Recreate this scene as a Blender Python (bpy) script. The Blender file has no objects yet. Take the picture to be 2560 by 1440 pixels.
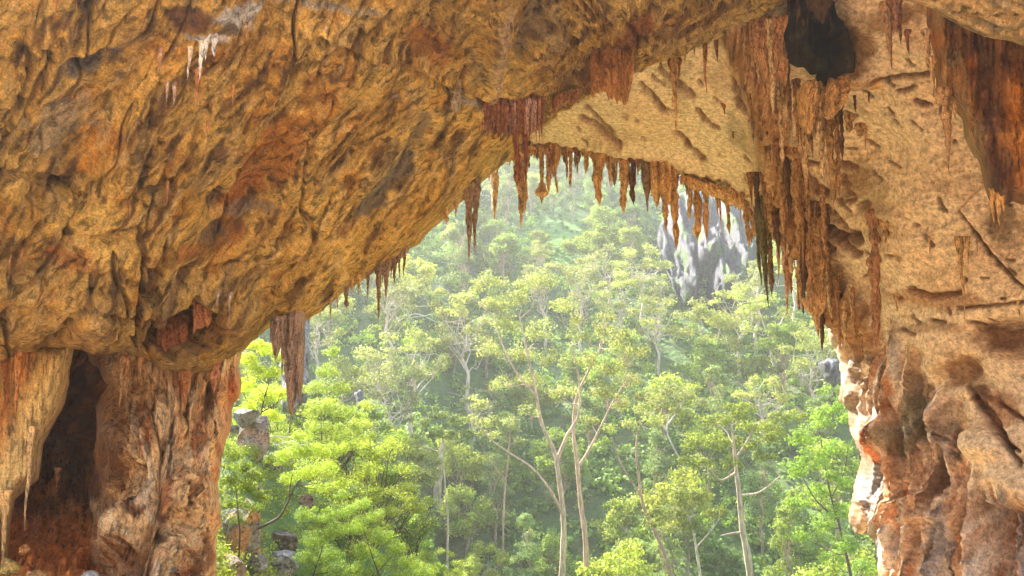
import bpy, math, random, time
import numpy as np
from mathutils import Vector
T0 = time.time()
rad = math.radians
FL, PITCH = 2217.0, rad(8)
CP, SP = math.cos(PITCH), math.sin(PITCH)
sc = bpy.context.scene
COL = sc.collection
f32 = np.float32

# ---------------------------------------------------------------- helpers
def P(px, py, d):
    """point seen at photo pixel (px,py) at distance d along the view axis; camera stands at the origin"""
    px = np.asarray(px, float); py = np.asarray(py, float); d = np.asarray(d, float)
    x = (px-1280)/FL*d; u = (720-py)/FL*d
    return np.stack([x+0*d, d*CP-u*SP, d*SP+u*CP], -1)
def proj(p):
    x, y, z = p[..., 0], p[..., 1], p[..., 2]
    d = y*CP+z*SP; u = -y*SP+z*CP
    return 1280+x/d*FL, 720-u/d*FL, d

_pr = np.random.RandomState(7)
PERM = _pr.permutation(256).astype(np.int32)
_g = _pr.normal(size=(256, 3)); GRAD = (_g/np.linalg.norm(_g, axis=1)[:, None]).astype(f32)
def pn(p, seed=0):
    """gradient noise about -1..1 for points (N,3)"""
    p = p.astype(f32)+f32(seed*17.13)
    i = np.floor(p).astype(np.int32); f = p-i
    w = f*f*f*(f*(f*6-15)+10)
    i &= 255
    out = np.zeros(len(p), f32)
    for a in (0, 1):
        ha = PERM[(i[:, 0]+a) & 255]; wa = w[:, 0] if a else 1-w[:, 0]
        for b in (0, 1):
            hb = PERM[(ha+i[:, 1]+b) & 255]; wb = wa*(w[:, 1] if b else 1-w[:, 1])
            for c in (0, 1):
                g = GRAD[PERM[(hb+i[:, 2]+c) & 255]]
                d = g[:, 0]*(f[:, 0]-a)+g[:, 1]*(f[:, 1]-b)+g[:, 2]*(f[:, 2]-c)
                out += wb*(w[:, 2] if c else 1-w[:, 2])*d
    return out*1.6
def fbm(p, o=4, seed=0, g=.5):
    r = 0; a = 1
    for k in range(o): r = r+a*pn(p*(2.03**k), seed+k*3); a *= g
    return r
def ridg(p, o=3, seed=0, g=.5):
    r = 0; a = 1
    for k in range(o): r = r+a*(1-2.2*np.abs(pn(p*(2.03**k), seed+k*3))); a *= g
    return r
def sstep(a, b, x):
    t = np.clip((x-a)/(b-a), 0, 1); return t*t*(3-2*t)

def polydist(poly, x, y, closed=True):
    """distance to an outline and nearest point on it"""
    n = len(poly); best = np.full(x.shape, 1e9); bx = x.copy(); by = y.copy()
    for i in range(n if closed else n-1):
        ax, ay = poly[i]; cx, cy = poly[(i+1) % n]
        dx, dy = cx-ax, cy-ay; L = dx*dx+dy*dy+1e-9
        t = np.clip(((x-ax)*dx+(y-ay)*dy)/L, 0, 1)
        qx = ax+t*dx; qy = ay+t*dy; d = np.hypot(x-qx, y-qy)
        m = d < best
        best = np.where(m, d, best); bx = np.where(m, qx, bx); by = np.where(m, qy, by)
    return best, bx, by
def inside(poly, x, y):
    r = np.zeros(x.shape, bool); n = len(poly)
    for i in range(n):
        ax, ay = poly[i]; cx, cy = poly[(i+1) % n]
        if ay == cy: continue
        m = ((ay > y) != (cy > y)) & (x < (cx-ax)*(y-ay)/(cy-ay)+ax)
        r ^= m
    return r
def sdp(poly, x, y):
    d, _, _ = polydist(poly, x, y); return np.where(inside(poly, x, y), d, -d)
def rough(poly, amp=7, seed=1, stepl=14):
    out = []
    n = len(poly)
    for i in range(n):
        a = np.array(poly[i], float); b = np.array(poly[(i+1) % n], float); L = np.hypot(*(b-a))
        k = max(1, int(L/stepl)) if -40 < a[0] < 2600 and -40 < a[1] < 1480 or -40 < b[0] < 2600 and -40 < b[1] < 1480 else 1
        for j in range(k): out.append(a+(b-a)*j/k)
    q = np.array(out); c = np.column_stack([q/45, np.zeros(len(q))])
    q[:, 0] += amp*fbm(c, 3, seed); q[:, 1] += amp*fbm(c, 3, seed+40)
    return [tuple(v) for v in q]
def tps(ctrl):
    c = np.array(ctrl, float); X = c[:, :2]/1000; n = len(c)
    r = np.linalg.norm(X[:, None]-X[None], axis=2)
    K = np.where(r > 0, r*r*np.log(r+1e-12), 0)+1e-4*np.eye(n)
    Q = np.column_stack([np.ones(n), X]); A = np.zeros((n+3, n+3)); A[:n, :n] = K; A[:n, n:] = Q; A[n:, :n] = Q.T
    w = np.linalg.solve(A, np.concatenate([c[:, 2], np.zeros(3)]))
    def f(px, py):
        px = np.asarray(px, float); py = np.asarray(py, float)
        o = w[n]+w[n+1]*px/1000+w[n+2]*py/1000
        for i in range(n):
            r2 = (px/1000-X[i, 0])**2+(py/1000-X[i, 1])**2
            o = o+w[i]*.5*r2*np.log(r2+1e-12)
        return o
    return f

def mk(name, V, F, mat, parent=None, col=None, smooth=False, loc=None, origin=None):
    """one mesh object from arrays; F is (n,4) or (n,3) or list of such arrays"""
    V = np.asarray(V, f32)
    if origin is not None: V = V-np.asarray(origin, f32)
    me = bpy.data.meshes.new(name)
    Fs = F if isinstance(F, list) and isinstance(F[0], np.ndarray) else [F]
    Fs = [np.asarray(a, np.int32) for a in Fs if len(a)]
    idx = np.concatenate([a.ravel() for a in Fs])
    tot = np.concatenate([np.full(len(a), a.shape[1], np.int32) for a in Fs])
    st = np.concatenate([[0], np.cumsum(tot)[:-1]]).astype(np.int32)
    me.vertices.add(len(V)); me.vertices.foreach_set('co', V.ravel())
    me.loops.add(len(idx)); me.loops.foreach_set('vertex_index', idx)
    me.polygons.add(len(tot)); me.polygons.foreach_set('loop_start', st); me.polygons.foreach_set('loop_total', tot)
    if smooth: me.polygons.foreach_set('use_smooth', np.ones(len(tot), bool))
    if col is not None:
        a = me.color_attributes.new('alb', 'FLOAT_COLOR', 'POINT')
        c = np.ones((len(V), 4), f32); c[:, :3] = col; a.data.foreach_set('color', c.ravel())
    me.update(calc_edges=True)
    if mat: me.materials.append(mat)
    o = bpy.data.objects.new(name, me); COL.objects.link(o)
    if parent is not None: o.parent = parent
    if origin is not None: o.location = Vector([float(v) for v in origin])
    return o
def tag(o, label, cat, group=None):
    o['label'] = label; o['category'] = cat
    if group: o['group'] = group
    return o
def empty(name, loc):
    e = bpy.data.objects.new(name, None); COL.objects.link(e); e.location = Vector([float(v) for v in loc]); e.empty_display_size = .2
    return e

# ---------------------------------------------------------------- materials
def newmat(name):
    m = bpy.data.materials.new(name); m.use_nodes = True
    nt = m.node_tree; b = nt.nodes['Principled BSDF']; return m, nt, b
def rockmat(name, bump=.6, s=1.0, rough_=.85, dist=.06, stretch=(1, 1, 1), rot=0.0, grain=.42, pit=.45):
    m, nt, b = newmat(name); N = nt.nodes; L = nt.links
    at = N.new('ShaderNodeAttribute'); at.attribute_name = 'alb'
    tc = N.new('ShaderNodeTexCoord'); mp = N.new('ShaderNodeMapping'); mp.inputs['Scale'].default_value = stretch
    m0 = N.new('ShaderNodeMapping'); m0.inputs['Rotation'].default_value = (0, rot, 0); L.new(tc.outputs['Object'], m0.inputs[0]); L.new(m0.outputs[0], mp.inputs[0])
    n4 = N.new('ShaderNodeTexNoise'); n4.inputs['Scale'].default_value = 30; n4.inputs['Detail'].default_value = 3; n4.inputs['Roughness'].default_value = .7; L.new(tc.outputs['Object'], n4.inputs['Vector'])
    n5 = N.new('ShaderNodeTexNoise'); n5.inputs['Scale'].default_value = 5*s; n5.inputs['Detail'].default_value = 5; n5.inputs['Distortion'].default_value = .6
    n1 = N.new('ShaderNodeTexNoise'); n1.inputs['Scale'].default_value = 2.5*s; n1.inputs['Detail'].default_value = 12; n1.inputs['Roughness'].default_value = .72
    n2 = N.new('ShaderNodeTexNoise'); n2.inputs['Scale'].default_value = 14*s; n2.inputs['Detail'].default_value = 8; n2.inputs['Roughness'].default_value = .8
    n3 = N.new('ShaderNodeTexVoronoi'); n3.inputs['Scale'].default_value = 9*s
    for n in (n1, n2, n3, n5): L.new(mp.outputs[0], n.inputs['Vector'])
    r = N.new('ShaderNodeMapRange'); r.inputs[1].default_value = .32; r.inputs[2].default_value = .68; r.inputs[3].default_value = .5; r.inputs[4].default_value = 1.45
    L.new(n1.outputs[0], r.inputs[0])
    r2 = N.new('ShaderNodeMapRange'); r2.inputs[1].default_value = .3; r2.inputs[2].default_value = .7; r2.inputs[3].default_value = .62; r2.inputs[4].default_value = 1.38
    L.new(n2.outputs[0], r2.inputs[0])
    mu = N.new('ShaderNodeMath'); mu.operation = 'MULTIPLY'; L.new(r.outputs[0], mu.inputs[0]); L.new(r2.outputs[0], mu.inputs[1])
    r4 = N.new('ShaderNodeMapRange'); r4.inputs[1].default_value = .3; r4.inputs[2].default_value = .7; r4.inputs[3].default_value = 1-grain; r4.inputs[4].default_value = 1+grain; L.new(n4.outputs[0], r4.inputs[0])
    r5 = N.new('ShaderNodeMapRange'); r5.inputs[1].default_value = .36; r5.inputs[2].default_value = .47; r5.inputs[3].default_value = pit; r5.inputs[4].default_value = 1.06; L.new(n5.outputs[0], r5.inputs[0])  # dark specks in colour alone, standing in for shaded pits
    mu4 = N.new('ShaderNodeMath'); mu4.operation = 'MULTIPLY'; L.new(r4.outputs[0], mu4.inputs[0]); L.new(r5.outputs[0], mu4.inputs[1])
    mu0 = mu; mu = N.new('ShaderNodeMath'); mu.operation = 'MULTIPLY'; L.new(mu0.outputs[0], mu.inputs[0]); L.new(mu4.outputs[0], mu.inputs[1])
    vm = N.new('ShaderNodeVectorMath'); vm.operation = 'SCALE'; L.new(at.outputs['Color'], vm.inputs[0]); L.new(mu.outputs[0], vm.inputs['Scale'])
    L.new(vm.outputs[0], b.inputs['Base Color'])
    ad = N.new('ShaderNodeMath'); ad.operation = 'MULTIPLY_ADD'; L.new(n3.outputs['Distance'], ad.inputs[0]); ad.inputs[1].default_value = .35; L.new(n1.outputs[0], ad.inputs[2])
    ad2 = N.new('ShaderNodeMath'); ad2.operation = 'MULTIPLY_ADD'; L.new(n2.outputs[0], ad2.inputs[0]); ad2.inputs[1].default_value = .4; L.new(ad.outputs[0], ad2.inputs[2])
    ad3 = N.new('ShaderNodeMath'); ad3.operation = 'MULTIPLY_ADD'; L.new(n4.outputs[0], ad3.inputs[0]); ad3.inputs[1].default_value = .22; L.new(ad2.outputs[0], ad3.inputs[2]); ad2 = ad3
    bp = N.new('ShaderNodeBump'); bp.inputs['Strength'].default_value = bump; bp.inputs['Distance'].default_value = dist
    L.new(ad2.outputs[0], bp.inputs['Height']); L.new(bp.outputs[0], b.inputs['Normal'])
    b.inputs['Roughness'].default_value = rough_; b.inputs['Specular IOR Level'].default_value = .25
    return m
M_rock = rockmat('ochre_limestone', 1.0, 1.3, dist=.2, stretch=(1, 1, .38), rot=rad(-33))
M_ceil = rockmat('pale_ceiling_limestone', .8, 2.6, dist=.05, grain=.15, pit=.85)
M_flow = rockmat('flowstone', 1.0, 2.2, .6, dist=.07, stretch=(1, 1, .35))
M_stal = rockmat('stalactite_calcite', .9, 4, .7, dist=.04, stretch=(1, 1, .45))
M_grey = rockmat('grey_limestone', .9, .5, .8, dist=.25)
M_bould = rockmat('boulder_limestone', .8, 2, .8, dist=.05)

# ---------------------------------------------------------------- rock masses
def axis(lo, hi, st, flo, fhi, far=16):
    a = list(np.arange(max(lo, flo), min(hi, fhi)+st, st))
    if lo < flo: a = list(np.arange(flo-far, lo-far, -far)[::-1])+a
    if hi > fhi: a = a+list(np.arange(a[-1]+far, hi+far, far))
    return np.array(a)
def sheet(name, poly, depthf, dispf, colf, mat, thick, rollpx=60, rollm=2.0, step=3.2, ramp=7, seed=1, back_amp=.6, group=None, rpow=2.0):
    poly = rough(poly, ramp, seed)
    q = np.array(poly); xs = axis(q[:, 0].min(), q[:, 0].max(), step, -30, 2590); ys = axis(q[:, 1].min(), q[:, 1].max(), step, -30, 1470)
    X, Y = np.meshgrid(xs, ys); cx = (X[:-1, :-1]+X[1:, 1:])/2; cy = (Y[:-1, :-1]+Y[1:, 1:])/2
    cell = inside(poly, cx, cy)
    used = np.zeros(X.shape, bool); cnt = np.zeros(X.shape, int)
    for a, b in ((0, 0), (0, 1), (1, 0), (1, 1)):
        v = used[a:a+cell.shape[0], b:b+cell.shape[1]]; v |= cell
        cnt[a:a+cell.shape[0], b:b+cell.shape[1]] += cell
    bd = used & (cnt < 4)
    sd = np.zeros(X.shape); d, bx, by = polydist(poly, X[used], Y[used]); sd[used] = d
    bxx = X.copy(); byy = Y.copy(); bxx[used] = bx; byy[used] = by
    near = bd & (sd < step*1.5)
    X = np.where(near, bxx, X); Y = np.where(near, byy, Y); sd = np.where(bd, 0, sd)
    t = np.clip(1-sd/rollpx, 0, 1); roll = rollm*(1-np.sqrt(np.clip(1-t**rpow, 0, 1)))
    D0 = depthf(X.ravel(), Y.ravel()).reshape(X.shape); D = D0+roll
    pos = P(X, Y, D)
    # surface normal of the smooth shape (towards the viewer)
    gu = np.gradient(P(X, Y, D0), axis=1); gv = np.gradient(P(X, Y, D0), axis=0)
    n = np.cross(gu, gv); n /= np.linalg.norm(n, axis=2)[..., None]+1e-9
    flip = (n*pos).sum(2) > 0; n[flip] *= -1
    n = n-.9*pos/np.linalg.norm(pos, axis=2)[..., None]; n /= np.linalg.norm(n, axis=2)[..., None]+1e-9
    ui = used
    pu = pos[ui]; xu = X[ui]; yu = Y[ui]
    h = dispf(xu, yu, pu, sd[ui])
    fr = pu+n[ui]*h[:, None]
    colr = colf(xu, yu, fr, h)
    idx = -np.ones(X.shape, np.int64); idx[ui] = np.arange(ui.sum())
    inner = used & ~bd
    Db = D0+thick-roll*.5+back_amp*fbm(np.column_stack([X.ravel()/120, Y.ravel()/120, 0*X.ravel()]), 3, seed+9).reshape(X.shape)*np.clip(sd/60, 0, 1)
    Db = np.maximum(Db, D+.1)
    bk = P(X, Y, Db)[inner]
    ib = idx.copy(); ib[inner] = ui.sum()+np.arange(inner.sum())
    cj, ci = np.nonzero(cell)
    F1 = np.column_stack([idx[cj, ci], idx[cj+1, ci], idx[cj+1, ci+1], idx[cj, ci+1]])
    F2 = np.column_stack([ib[cj, ci], ib[cj, ci+1], ib[cj+1, ci+1], ib[cj+1, ci]])
    V = np.concatenate([fr, bk]); C = np.concatenate([colr, colr[idx[inner]]])
    o = mk(name, V, np.concatenate([F1, F2]), mat, None, C, smooth=True)
    o['kind'] = 'structure'
    print(name, len(V), round(time.time()-T0, 1))
    return o
def blob(x, y, cx, cy, rx, ry, ang=0, p=1.0):
    a = rad(ang); dx = x-cx; dy = y-cy
    u = (dx*math.cos(a)+dy*math.sin(a))/rx; v = (-dx*math.sin(a)+dy*math.cos(a))/ry
    return np.exp(-(u*u+v*v)**p)
def mixc(c, col, w):
    w = np.clip(w, 0, 1)[:, None]; return c*(1-w)+np.array(col)*w
def stroke(x, y, pts, w):
    out = np.zeros(x.shape); q = np.array(pts); m = (x > q[:, 0].min()-4*w) & (x < q[:, 0].max()+4*w) & (y > q[:, 1].min()-4*w) & (y < q[:, 1].max()+4*w)
    if m.any():
        jx = x[m]+w*.9*pn(np.column_stack([x[m]/22, y[m]/22, 0*x[m]]), 5); jy = y[m]+w*.9*pn(np.column_stack([x[m]/22, y[m]/22, 0*x[m]]), 8)
        d, _, _ = polydist(pts, jx, jy, closed=False); out[m] = np.exp(-(d/w)**2)
    return out

OCH = (.61, .345, .07); OCHL = (.78, .51, .14); ORG = (.60, .27, .035); RUST = (.34, .105, .024); GREYB = (.30, .235, .14); BRN = (.20, .085, .028); PALE = (.64, .43, .20)

# --- A: the great overhanging rock on the left
A_poly = [(-420, 905), (0, 902), (60, 893), (120, 880), (178, 873), (235, 888), (300, 880), (365, 900), (430, 930), (520, 936), (575, 900), (625, 855), (665, 826), (700, 806), (772, 798), (840, 745), (920, 690), (985, 652), (1020, 628), (1060, 590), (1110, 545), (1160, 500), (1200, 462), (1245, 420), (1290, 368),
          (1318, 340), (1360, 312), (1405, 276), (1470, 246), (1530, 232), (1575, 192), (1640, 150), (1700, 128), (1760, 104), (1850, 52), (1900, 30), (1960, 8), (2010, -30), (2100, -300), (-420, -300)]
fA = tps([(0, 0, 11), (640, 0, 12.5), (1280, 0, 14.5), (1900, 0, 18), (0, 450, 13), (640, 450, 16.3), (1100, 300, 19), (1290, 360, 23), (1050, 600, 22.5), (800, 760, 21), (620, 850, 19.5), (500, 930, 18.5), (0, 900, 15), (300, 880, 16.5), (1600, 150, 20), (1450, 250, 22.5), (-400, 450, 10.5), (-400, -300, 8), (640, -300, 9.5), (1280, -300, 11.5), (2000, -300, 14), (-400, 950, 13), (1300, 150, 18)])
def flow(x, y, ang=57):
    a = rad(ang); wx = 38*pn(np.column_stack([x/260, y/260, 0*x]), 3)+12*pn(np.column_stack([x/80, y/80, 0*x]), 4); wy = 38*pn(np.column_stack([x/260, y/260, 0*x]), 13)
    X = x+wx; Y = y+wy
    # the bedding turns flatter towards the upper right of the overhang
    s = -X*math.cos(a)+Y*math.sin(a); t = X*math.sin(a)+Y*math.cos(a)
    return s, t
def dA(x, y, p, sd):
    k = sstep(1250, 1700, x)
    s1, t1 = flow(x, y, 57); s2, t2 = flow(x, y, 38)
    s = s1*(1-k)+s2*k; t = t1*(1-k)+t2*k
    z = 0*x
    low = sstep(350, 800, y)*(1-sstep(600, 1000, x))
    bed = 1-low*.6
    st = np.column_stack
    h = .55*pn(st([t/190, s/520, z]), 1)
    wS = sstep(330, 620, x+.25*(700-y))*.85+.1
    mod = .15+1.0*sstep(-.25, .45, pn(st([x/210, y/210, z]), 6)); mod = mod*(1-.6*wS)+.2*wS
    h += mod*(.20*ridg(st([t/80, s/230, z+1]), 2, 2)*(1-wS)+.20*ridg(st([t/62, s/420, z+1]), 2, 92)*wS)
    h += mod*(.085*ridg(st([t/34, s/80, z+2]), 2, 5)*(1-wS)+.095*ridg(st([t/24, s/230, z+2]), 2, 95)*wS)
    h += (.3+.7*mod)*(.05*fbm(st([t/14, s/26, z+3]), 3, 8, .6)*(1-.6*wS)+.05*ridg(st([t/10, s/80, z+3]), 2, 98)*wS)
    h += .03*pn(st([x/4.5, y/4.5, z]), 99)
    ku = sstep(1230, 1400, x+.4*(200-y)); h += ku*(.17*ridg(st([t/15, s/170, z+21]), 2, 131)+.08*ridg(st([t/7, s/90, z+22]), 2, 133))
    led = (t/46+.9*pn(st([x/120, s/300, z]), 101)) % 1.0; h += .10*(led-.5)*wS*sstep(-.1, .4, pn(st([x/170, y/170, z]), 103))
    vug = pn(st([x/60, y/42, z+5]), 21); h -= .34*sstep(.22, .6, vug)*(.35+.9*low)*(1-.5*wS)
    pit = pn(st([t/22, s/34, z+6]), 23); h -= .10*sstep(.35, .7, pit)
    h += .13*low*fbm(st([x/70, y/55, z+8]), 3, 31)
    cr = np.abs(pn(st([t/120, s/330, z+9]), 41)); h -= .36*np.exp(-(cr/.035)**2)*sstep(-.2, .3, pn(st([x/150, y/150, z]), 106))
    cr = np.abs(pn(st([t/48, s/260, z+11]), 43)); h -= .21*np.exp(-(cr/.04)**2)*sstep(-.2, .3, pn(st([x/110, y/110, z]), 108))
    for (cx, cy, rx, ry, a, amp) in AB: h += .75*amp*blob(x, y, cx, cy, rx, ry, a, 1.5)
    for pts, w, amp in AS: h += .6*amp*stroke(x, y, pts, w)
    rec = sdp(AREC, x+14*pn(st([x/30, y/30, z]), 51), y+14*pn(st([x/30, y/30, z]), 52))
    h -= 1.5*sstep(-6, 14, rec)
    rec = sdp(AREC2, x+10*pn(st([x/30, y/30, z]), 53), y)
    h -= .8*sstep(-6, 12, rec)
    return h*np.clip(.35+sd/40, 0, 1)
# (cx,cy,rx,ry,angle of long axis,amount)
AB = [(680, 370, 300, 75, -58, -.45), (640, 520, 95, 45, -55, -.75), (300, 400, 110, 55, -60, .75), (355, 400, 60, 18, -70, -.45), (225, 155, 75, 26, -15, -.8), (965, 450, 150, 28, -45, -.45), (1040, 330, 80, 22, -60, -.35),
      (555, 520, 26, 36, 0, -.7), (545, 600, 40, 26, -30, -.5), (150, 560, 120, 60, 0, .35), (340, 760, 12, 110, 0, -.45), (250, 780, 90, 70, 20, .45), (430, 780, 60, 40, -30, .3), (30, 660, 60, 40, 0, -.35), (60, 720, 50, 60, 0, .4),
      (560, 800, 90, 40, -20, .3), (820, 560, 240, 60, -52, .35), (1000, 560, 190, 30, -45, .25), (420, 330, 60, 30, -50, -.3), (660, 190, 60, 160, 30, .25), (1240, 110, 26, 160, 8, .5), (1400, 100, 260, 40, -45, .3), (1330, 60, 120, 26, -62, -.5), (1480, 160, 190, 22, -45, -.35), (1520, 60, 160, 22, -38, .3),
      (90, 230, 20, 110, 20, -.4), (200, 60, 20, 100, 25, -.35), (160, 480, 90, 20, -20, -.35), (450, 690, 110, 22, -20, -.3), (880, 250, 90, 22, -60, -.25), (760, 130, 120, 18, -60, -.25), (470, 420, 100, 24, -62, .3), (270, 590, 60, 24, -15, -.45), (120, 820, 80, 26, -10, .3), (690, 640, 90, 34, -30, .3)]
AS = [([(330, 480), (390, 470), (430, 452)], 9, -.7), ([(560, 110), (650, 60), (760, 62), (850, 78), (960, 120), (1060, 170), (1140, 210), (1215, 236)], 9, .32), ([(560, 120), (640, 74), (760, 78), (850, 95), (960, 140), (1060, 192), (1140, 232)], 8, -.3),
      ([(60, 110), (70, 160), (40, 260), (10, 330)], 10, -.5), ([(500, 330), (470, 390), (440, 440)], 8, -.45), ([(210, 290), (290, 250), (330, 200)], 7, -.3), ([(340, 560), (345, 640), (340, 860)], 6, -.5), ([(0, 880), (90, 870), (180, 858), (300, 868)], 7, -.25),
      ([(95, 460), (170, 480), (220, 500)], 9, -.4), ([(200, 500), (160, 470), (100, 445), (0, 430)], 7, -.3), ([(400, 210), (380, 250), (370, 300)], 7, -.35), ([(640, 950), (600, 900)], 8, -.3), ([(900, 60), (890, 110), (870, 180)], 7, -.3), ([(1140, 30), (1090, 90), (1080, 120)], 7, -.3)]
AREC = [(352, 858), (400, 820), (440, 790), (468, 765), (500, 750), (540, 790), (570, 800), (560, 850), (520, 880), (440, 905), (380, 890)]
AREC2 = [(1190, 235), (1360, 240), (1370, 290), (1300, 330), (1215, 320)]
def cA(x, y, p, h):
    z = 0*x; st = np.column_stack; s, t = flow(x, y)
    c = np.tile(np.array(OCH), (len(x), 1))
    c = mixc(c, OCHL, .5+.9*fbm(st([t/110, s/260, z]), 3, 61))
    c = mixc(c, ORG, .9*sstep(.1, .75, fbm(st([t/90, s/150, z]), 3, 66)))
    c = mixc(c, RUST, .7*sstep(.4, .9, fbm(st([t/50, s/90, z]), 4, 71)))
    c = mixc(c, GREYB, .45*sstep(.25, .75, fbm(st([t/80, s/200, z]), 3, 76)))
    c = mixc(c, (.13, .06, .022), .85*sstep(.15, .55, fbm(st([t/26, s/130, z]), 4, 79)))  # dark streaks along the flow stand in for crevice shade
    c = mixc(c, (.80, .56, .23), .55*sstep(.25, .6, fbm(st([t/18, s/90, z]), 3, 179)))
    ku = sstep(1230, 1400, x+.4*(200-y)); s3, t3 = flow(x, y, 38)
    c = mixc(c, (.80, .52, .17), ku*.7*sstep(-.2, .4, fbm(st([t3/16, s3/170, z]), 3, 141))); c = mixc(c, (.22, .10, .035), ku*.8*sstep(.15, .45, fbm(st([t3/11, s3/150, z]), 3, 143)))
    n = .35*fbm(st([x/40, y/40, z]), 3, 81)
    for (cx, cy, rx, ry, a, col, w) in AC: c = mixc(c, col, w*sstep(.3, .75, blob(x, y, cx, cy, rx, ry, a)+n))
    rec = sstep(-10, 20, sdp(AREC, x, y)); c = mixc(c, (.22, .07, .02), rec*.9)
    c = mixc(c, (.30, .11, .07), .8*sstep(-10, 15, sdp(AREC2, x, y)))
    c = mixc(c, (.36, .20, .07), .4*sstep(600, 860, y)*(1-sstep(500, 900, x)))  # brown tint paints shade over the lower left
    c *= (1+.26*fbm(st([x/9, y/9, z]), 2, 91))[:, None]
    return np.clip(c, .01, .9)
AC = [(690, 400, 260, 60, -57, (.50, .20, .03), .85), (640, 500, 80, 30, -50, (.42, .15, .025), .9), (225, 160, 90, 30, -20, (.24, .20, .15), 1), (150, 320, 110, 70, -30, (.46, .36, .22), .8), (960, 460, 150, 32, -48, (.24, .19, .12), .95), (1040, 330, 90, 26, -60, (.28, .20, .11), .8),
      (350, 430, 18, 60, 15, (.2, .12, .07), .8), (555, 510, 24, 40, 0, (.2, .14, .08), .9), (545, 600, 40, 30, -30, (.2, .14, .08), .8), (640, 545, 60, 18, -20, (.3, .22, .14), .8), (590, 30, 75, 38, -10, (.8, .78, .8), 1), (520, 78, 60, 14, 0, (.78, .76, .76), 1), (470, 30, 60, 40, 0, (.16, .06, .03), .9), (560, 60, 40, 16, 0, (.16, .1, .06), .9), (640, 14, 30, 14, 0, (.8, .78, .8), 1), (800, 5, 160, 12, 0, (.5, .45, .38), .8),  # leading dark patch paints the shaded right side of the bulge
      (1250, 110, 26, 170, 8, (.68, .46, .24), .9), (1180, 245, 50, 14, 20, (.45, .36, .30), .9), (1560, 60, 60, 140, 30, (.28, .09, .03), .8), (1500, 190, 90, 30, -45, (.25, .09, .03), .8), (1690, 70, 150, 22, -25, (.62, .40, .14), .8), (1430, 190, 120, 26, -40, (.62, .38, .14), .8), (1330, 60, 120, 24, -62, (.2, .14, .08), .7),
      (340, 760, 16, 110, 0, (.14, .08, .04), .8), (480, 640, 60, 30, 0, (.44, .15, .03), .7), (180, 660, 90, 34, 20, (.46, .17, .04), .7), (1080, 110, 90, 40, 30, (.46, .17, .03), .8), (620, 700, 90, 14, -20, (.2, .12, .06), .6), (1380, 60, 60, 60, 0, (.5, .36, .2), .6), (1310, 310, 50, 34, 0, (.28, .08, .03), .8)]
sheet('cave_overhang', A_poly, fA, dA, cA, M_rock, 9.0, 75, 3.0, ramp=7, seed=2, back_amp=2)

# --- B/C: far ceiling running down into the fluted right wall
B_poly = [(1150, 380), (1240, 372), (1330, 362), (1390, 366), (1450, 377), (1560, 398), (1640, 412), (1700, 432), (1760, 452), (1830, 475), (1860, 500), (1895, 560), (1940, 600), (1985, 628), (2020, 650), (2045, 700), (2060, 745), (2062, 790), (2078, 850), (2098, 905), (2094, 960), (2090, 1000), (2118, 1030), (2124, 1090), (2146, 1130), (2142, 1180), (2130, 1222), (2124, 1290), (2134, 1334), (2158, 1330), (2190, 1372), (2196, 1420), (2215, 1520), (2230, 1750), (2950, 1750), (2950, -300), (1150, -300)]
fB = tps([(1150, 380, 32), (1330, 360, 31.5), (1600, 405, 31), (1850, 470, 30.5), (1400, 250, 27), (1700, 130, 22.5), (1900, 300, 25.5), (2000, 0, 19), (2560, 0, 17), (2560, 300, 19), (2560, 600, 20), (2560, 900, 20.3), (2560, 1440, 18.5), (2300, 600, 22), (2100, 500, 25), (2050, 700, 29), (2100, 900, 29), (2150, 1150, 27), (2200, 1440, 25), (2350, 1200, 22), (2300, 900, 23.2), (1290, 100, 24), (2950, 0, 15), (2950, 700, 17.5), (2950, 1700, 15.5), (1900, -300, 15), (1150, -300, 17), (2250, 1750, 22), (2100, 200, 21)])
FLUTE = [(2020, 620), (2070, 640), (2130, 720), (2200, 800), (2290, 880), (2330, 960), (2380, 1010), (2400, 1080), (2440, 1210), (2560, 1250), (3000, 1260), (3000, 1800), (2100, 1800), (1950, 700)]
CREST = [(1850, 80), (1930, 240), (1960, 400), (1990, 560), (2040, 700), (2130, 820)]
rs = random.Random(5)
GOUGE = [([(1605, 207), (1635, 238), (1662, 275)], 6), ([(1650, 175), (1700, 215)], 7), ([(1705, 215), (1730, 238)], 7), ([(1745, 270), (1765, 295), (1795, 312)], 5), ([(1838, 190), (1850, 250), (1905, 305), (1990, 370)], 8), ([(1460, 300), (1500, 320), (1545, 360)], 8), ([(1470, 270), (1530, 330)], 6), ([(1690, 330), (1722, 365)], 5), ([(1712, 362), (1760, 398)], 5),
         ([(2010, 420), (2040, 470), (2060, 485)], 8), ([(2015, 500), (2080, 540), (2145, 600)], 10), ([(2030, 540), (2100, 590), (2150, 600)], 9), ([(2050, 560), (2110, 610), (2155, 632)], 8), ([(2095, 450), (2130, 500)], 6), ([(2080, 415), (2120, 430)], 6), ([(2150, 512), (2165, 518)], 8), ([(1995, 520), (2060, 600), (2080, 625)], 9), ([(2180, 205), (2330, 190)], 6), ([(2240, 235), (2280, 226)], 6), ([(2280, 262), (2310, 276)], 5),
         ([(2400, 530), (2480, 640), (2560, 715)], 5), ([(2400, 770), (2560, 755)], 4), ([(2280, 720), (2330, 740), (2400, 730)], 6), ([(2300, 1020), (2350, 1075), (2380, 1110)], 5), ([(2440, 1010), (2500, 1080), (2550, 1160)], 6), ([(2460, 1010), (2530, 1120)], 6), ([(2490, 1000), (2560, 1050)], 5), ([(2420, 960), (2450, 1010)], 7)]
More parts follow.
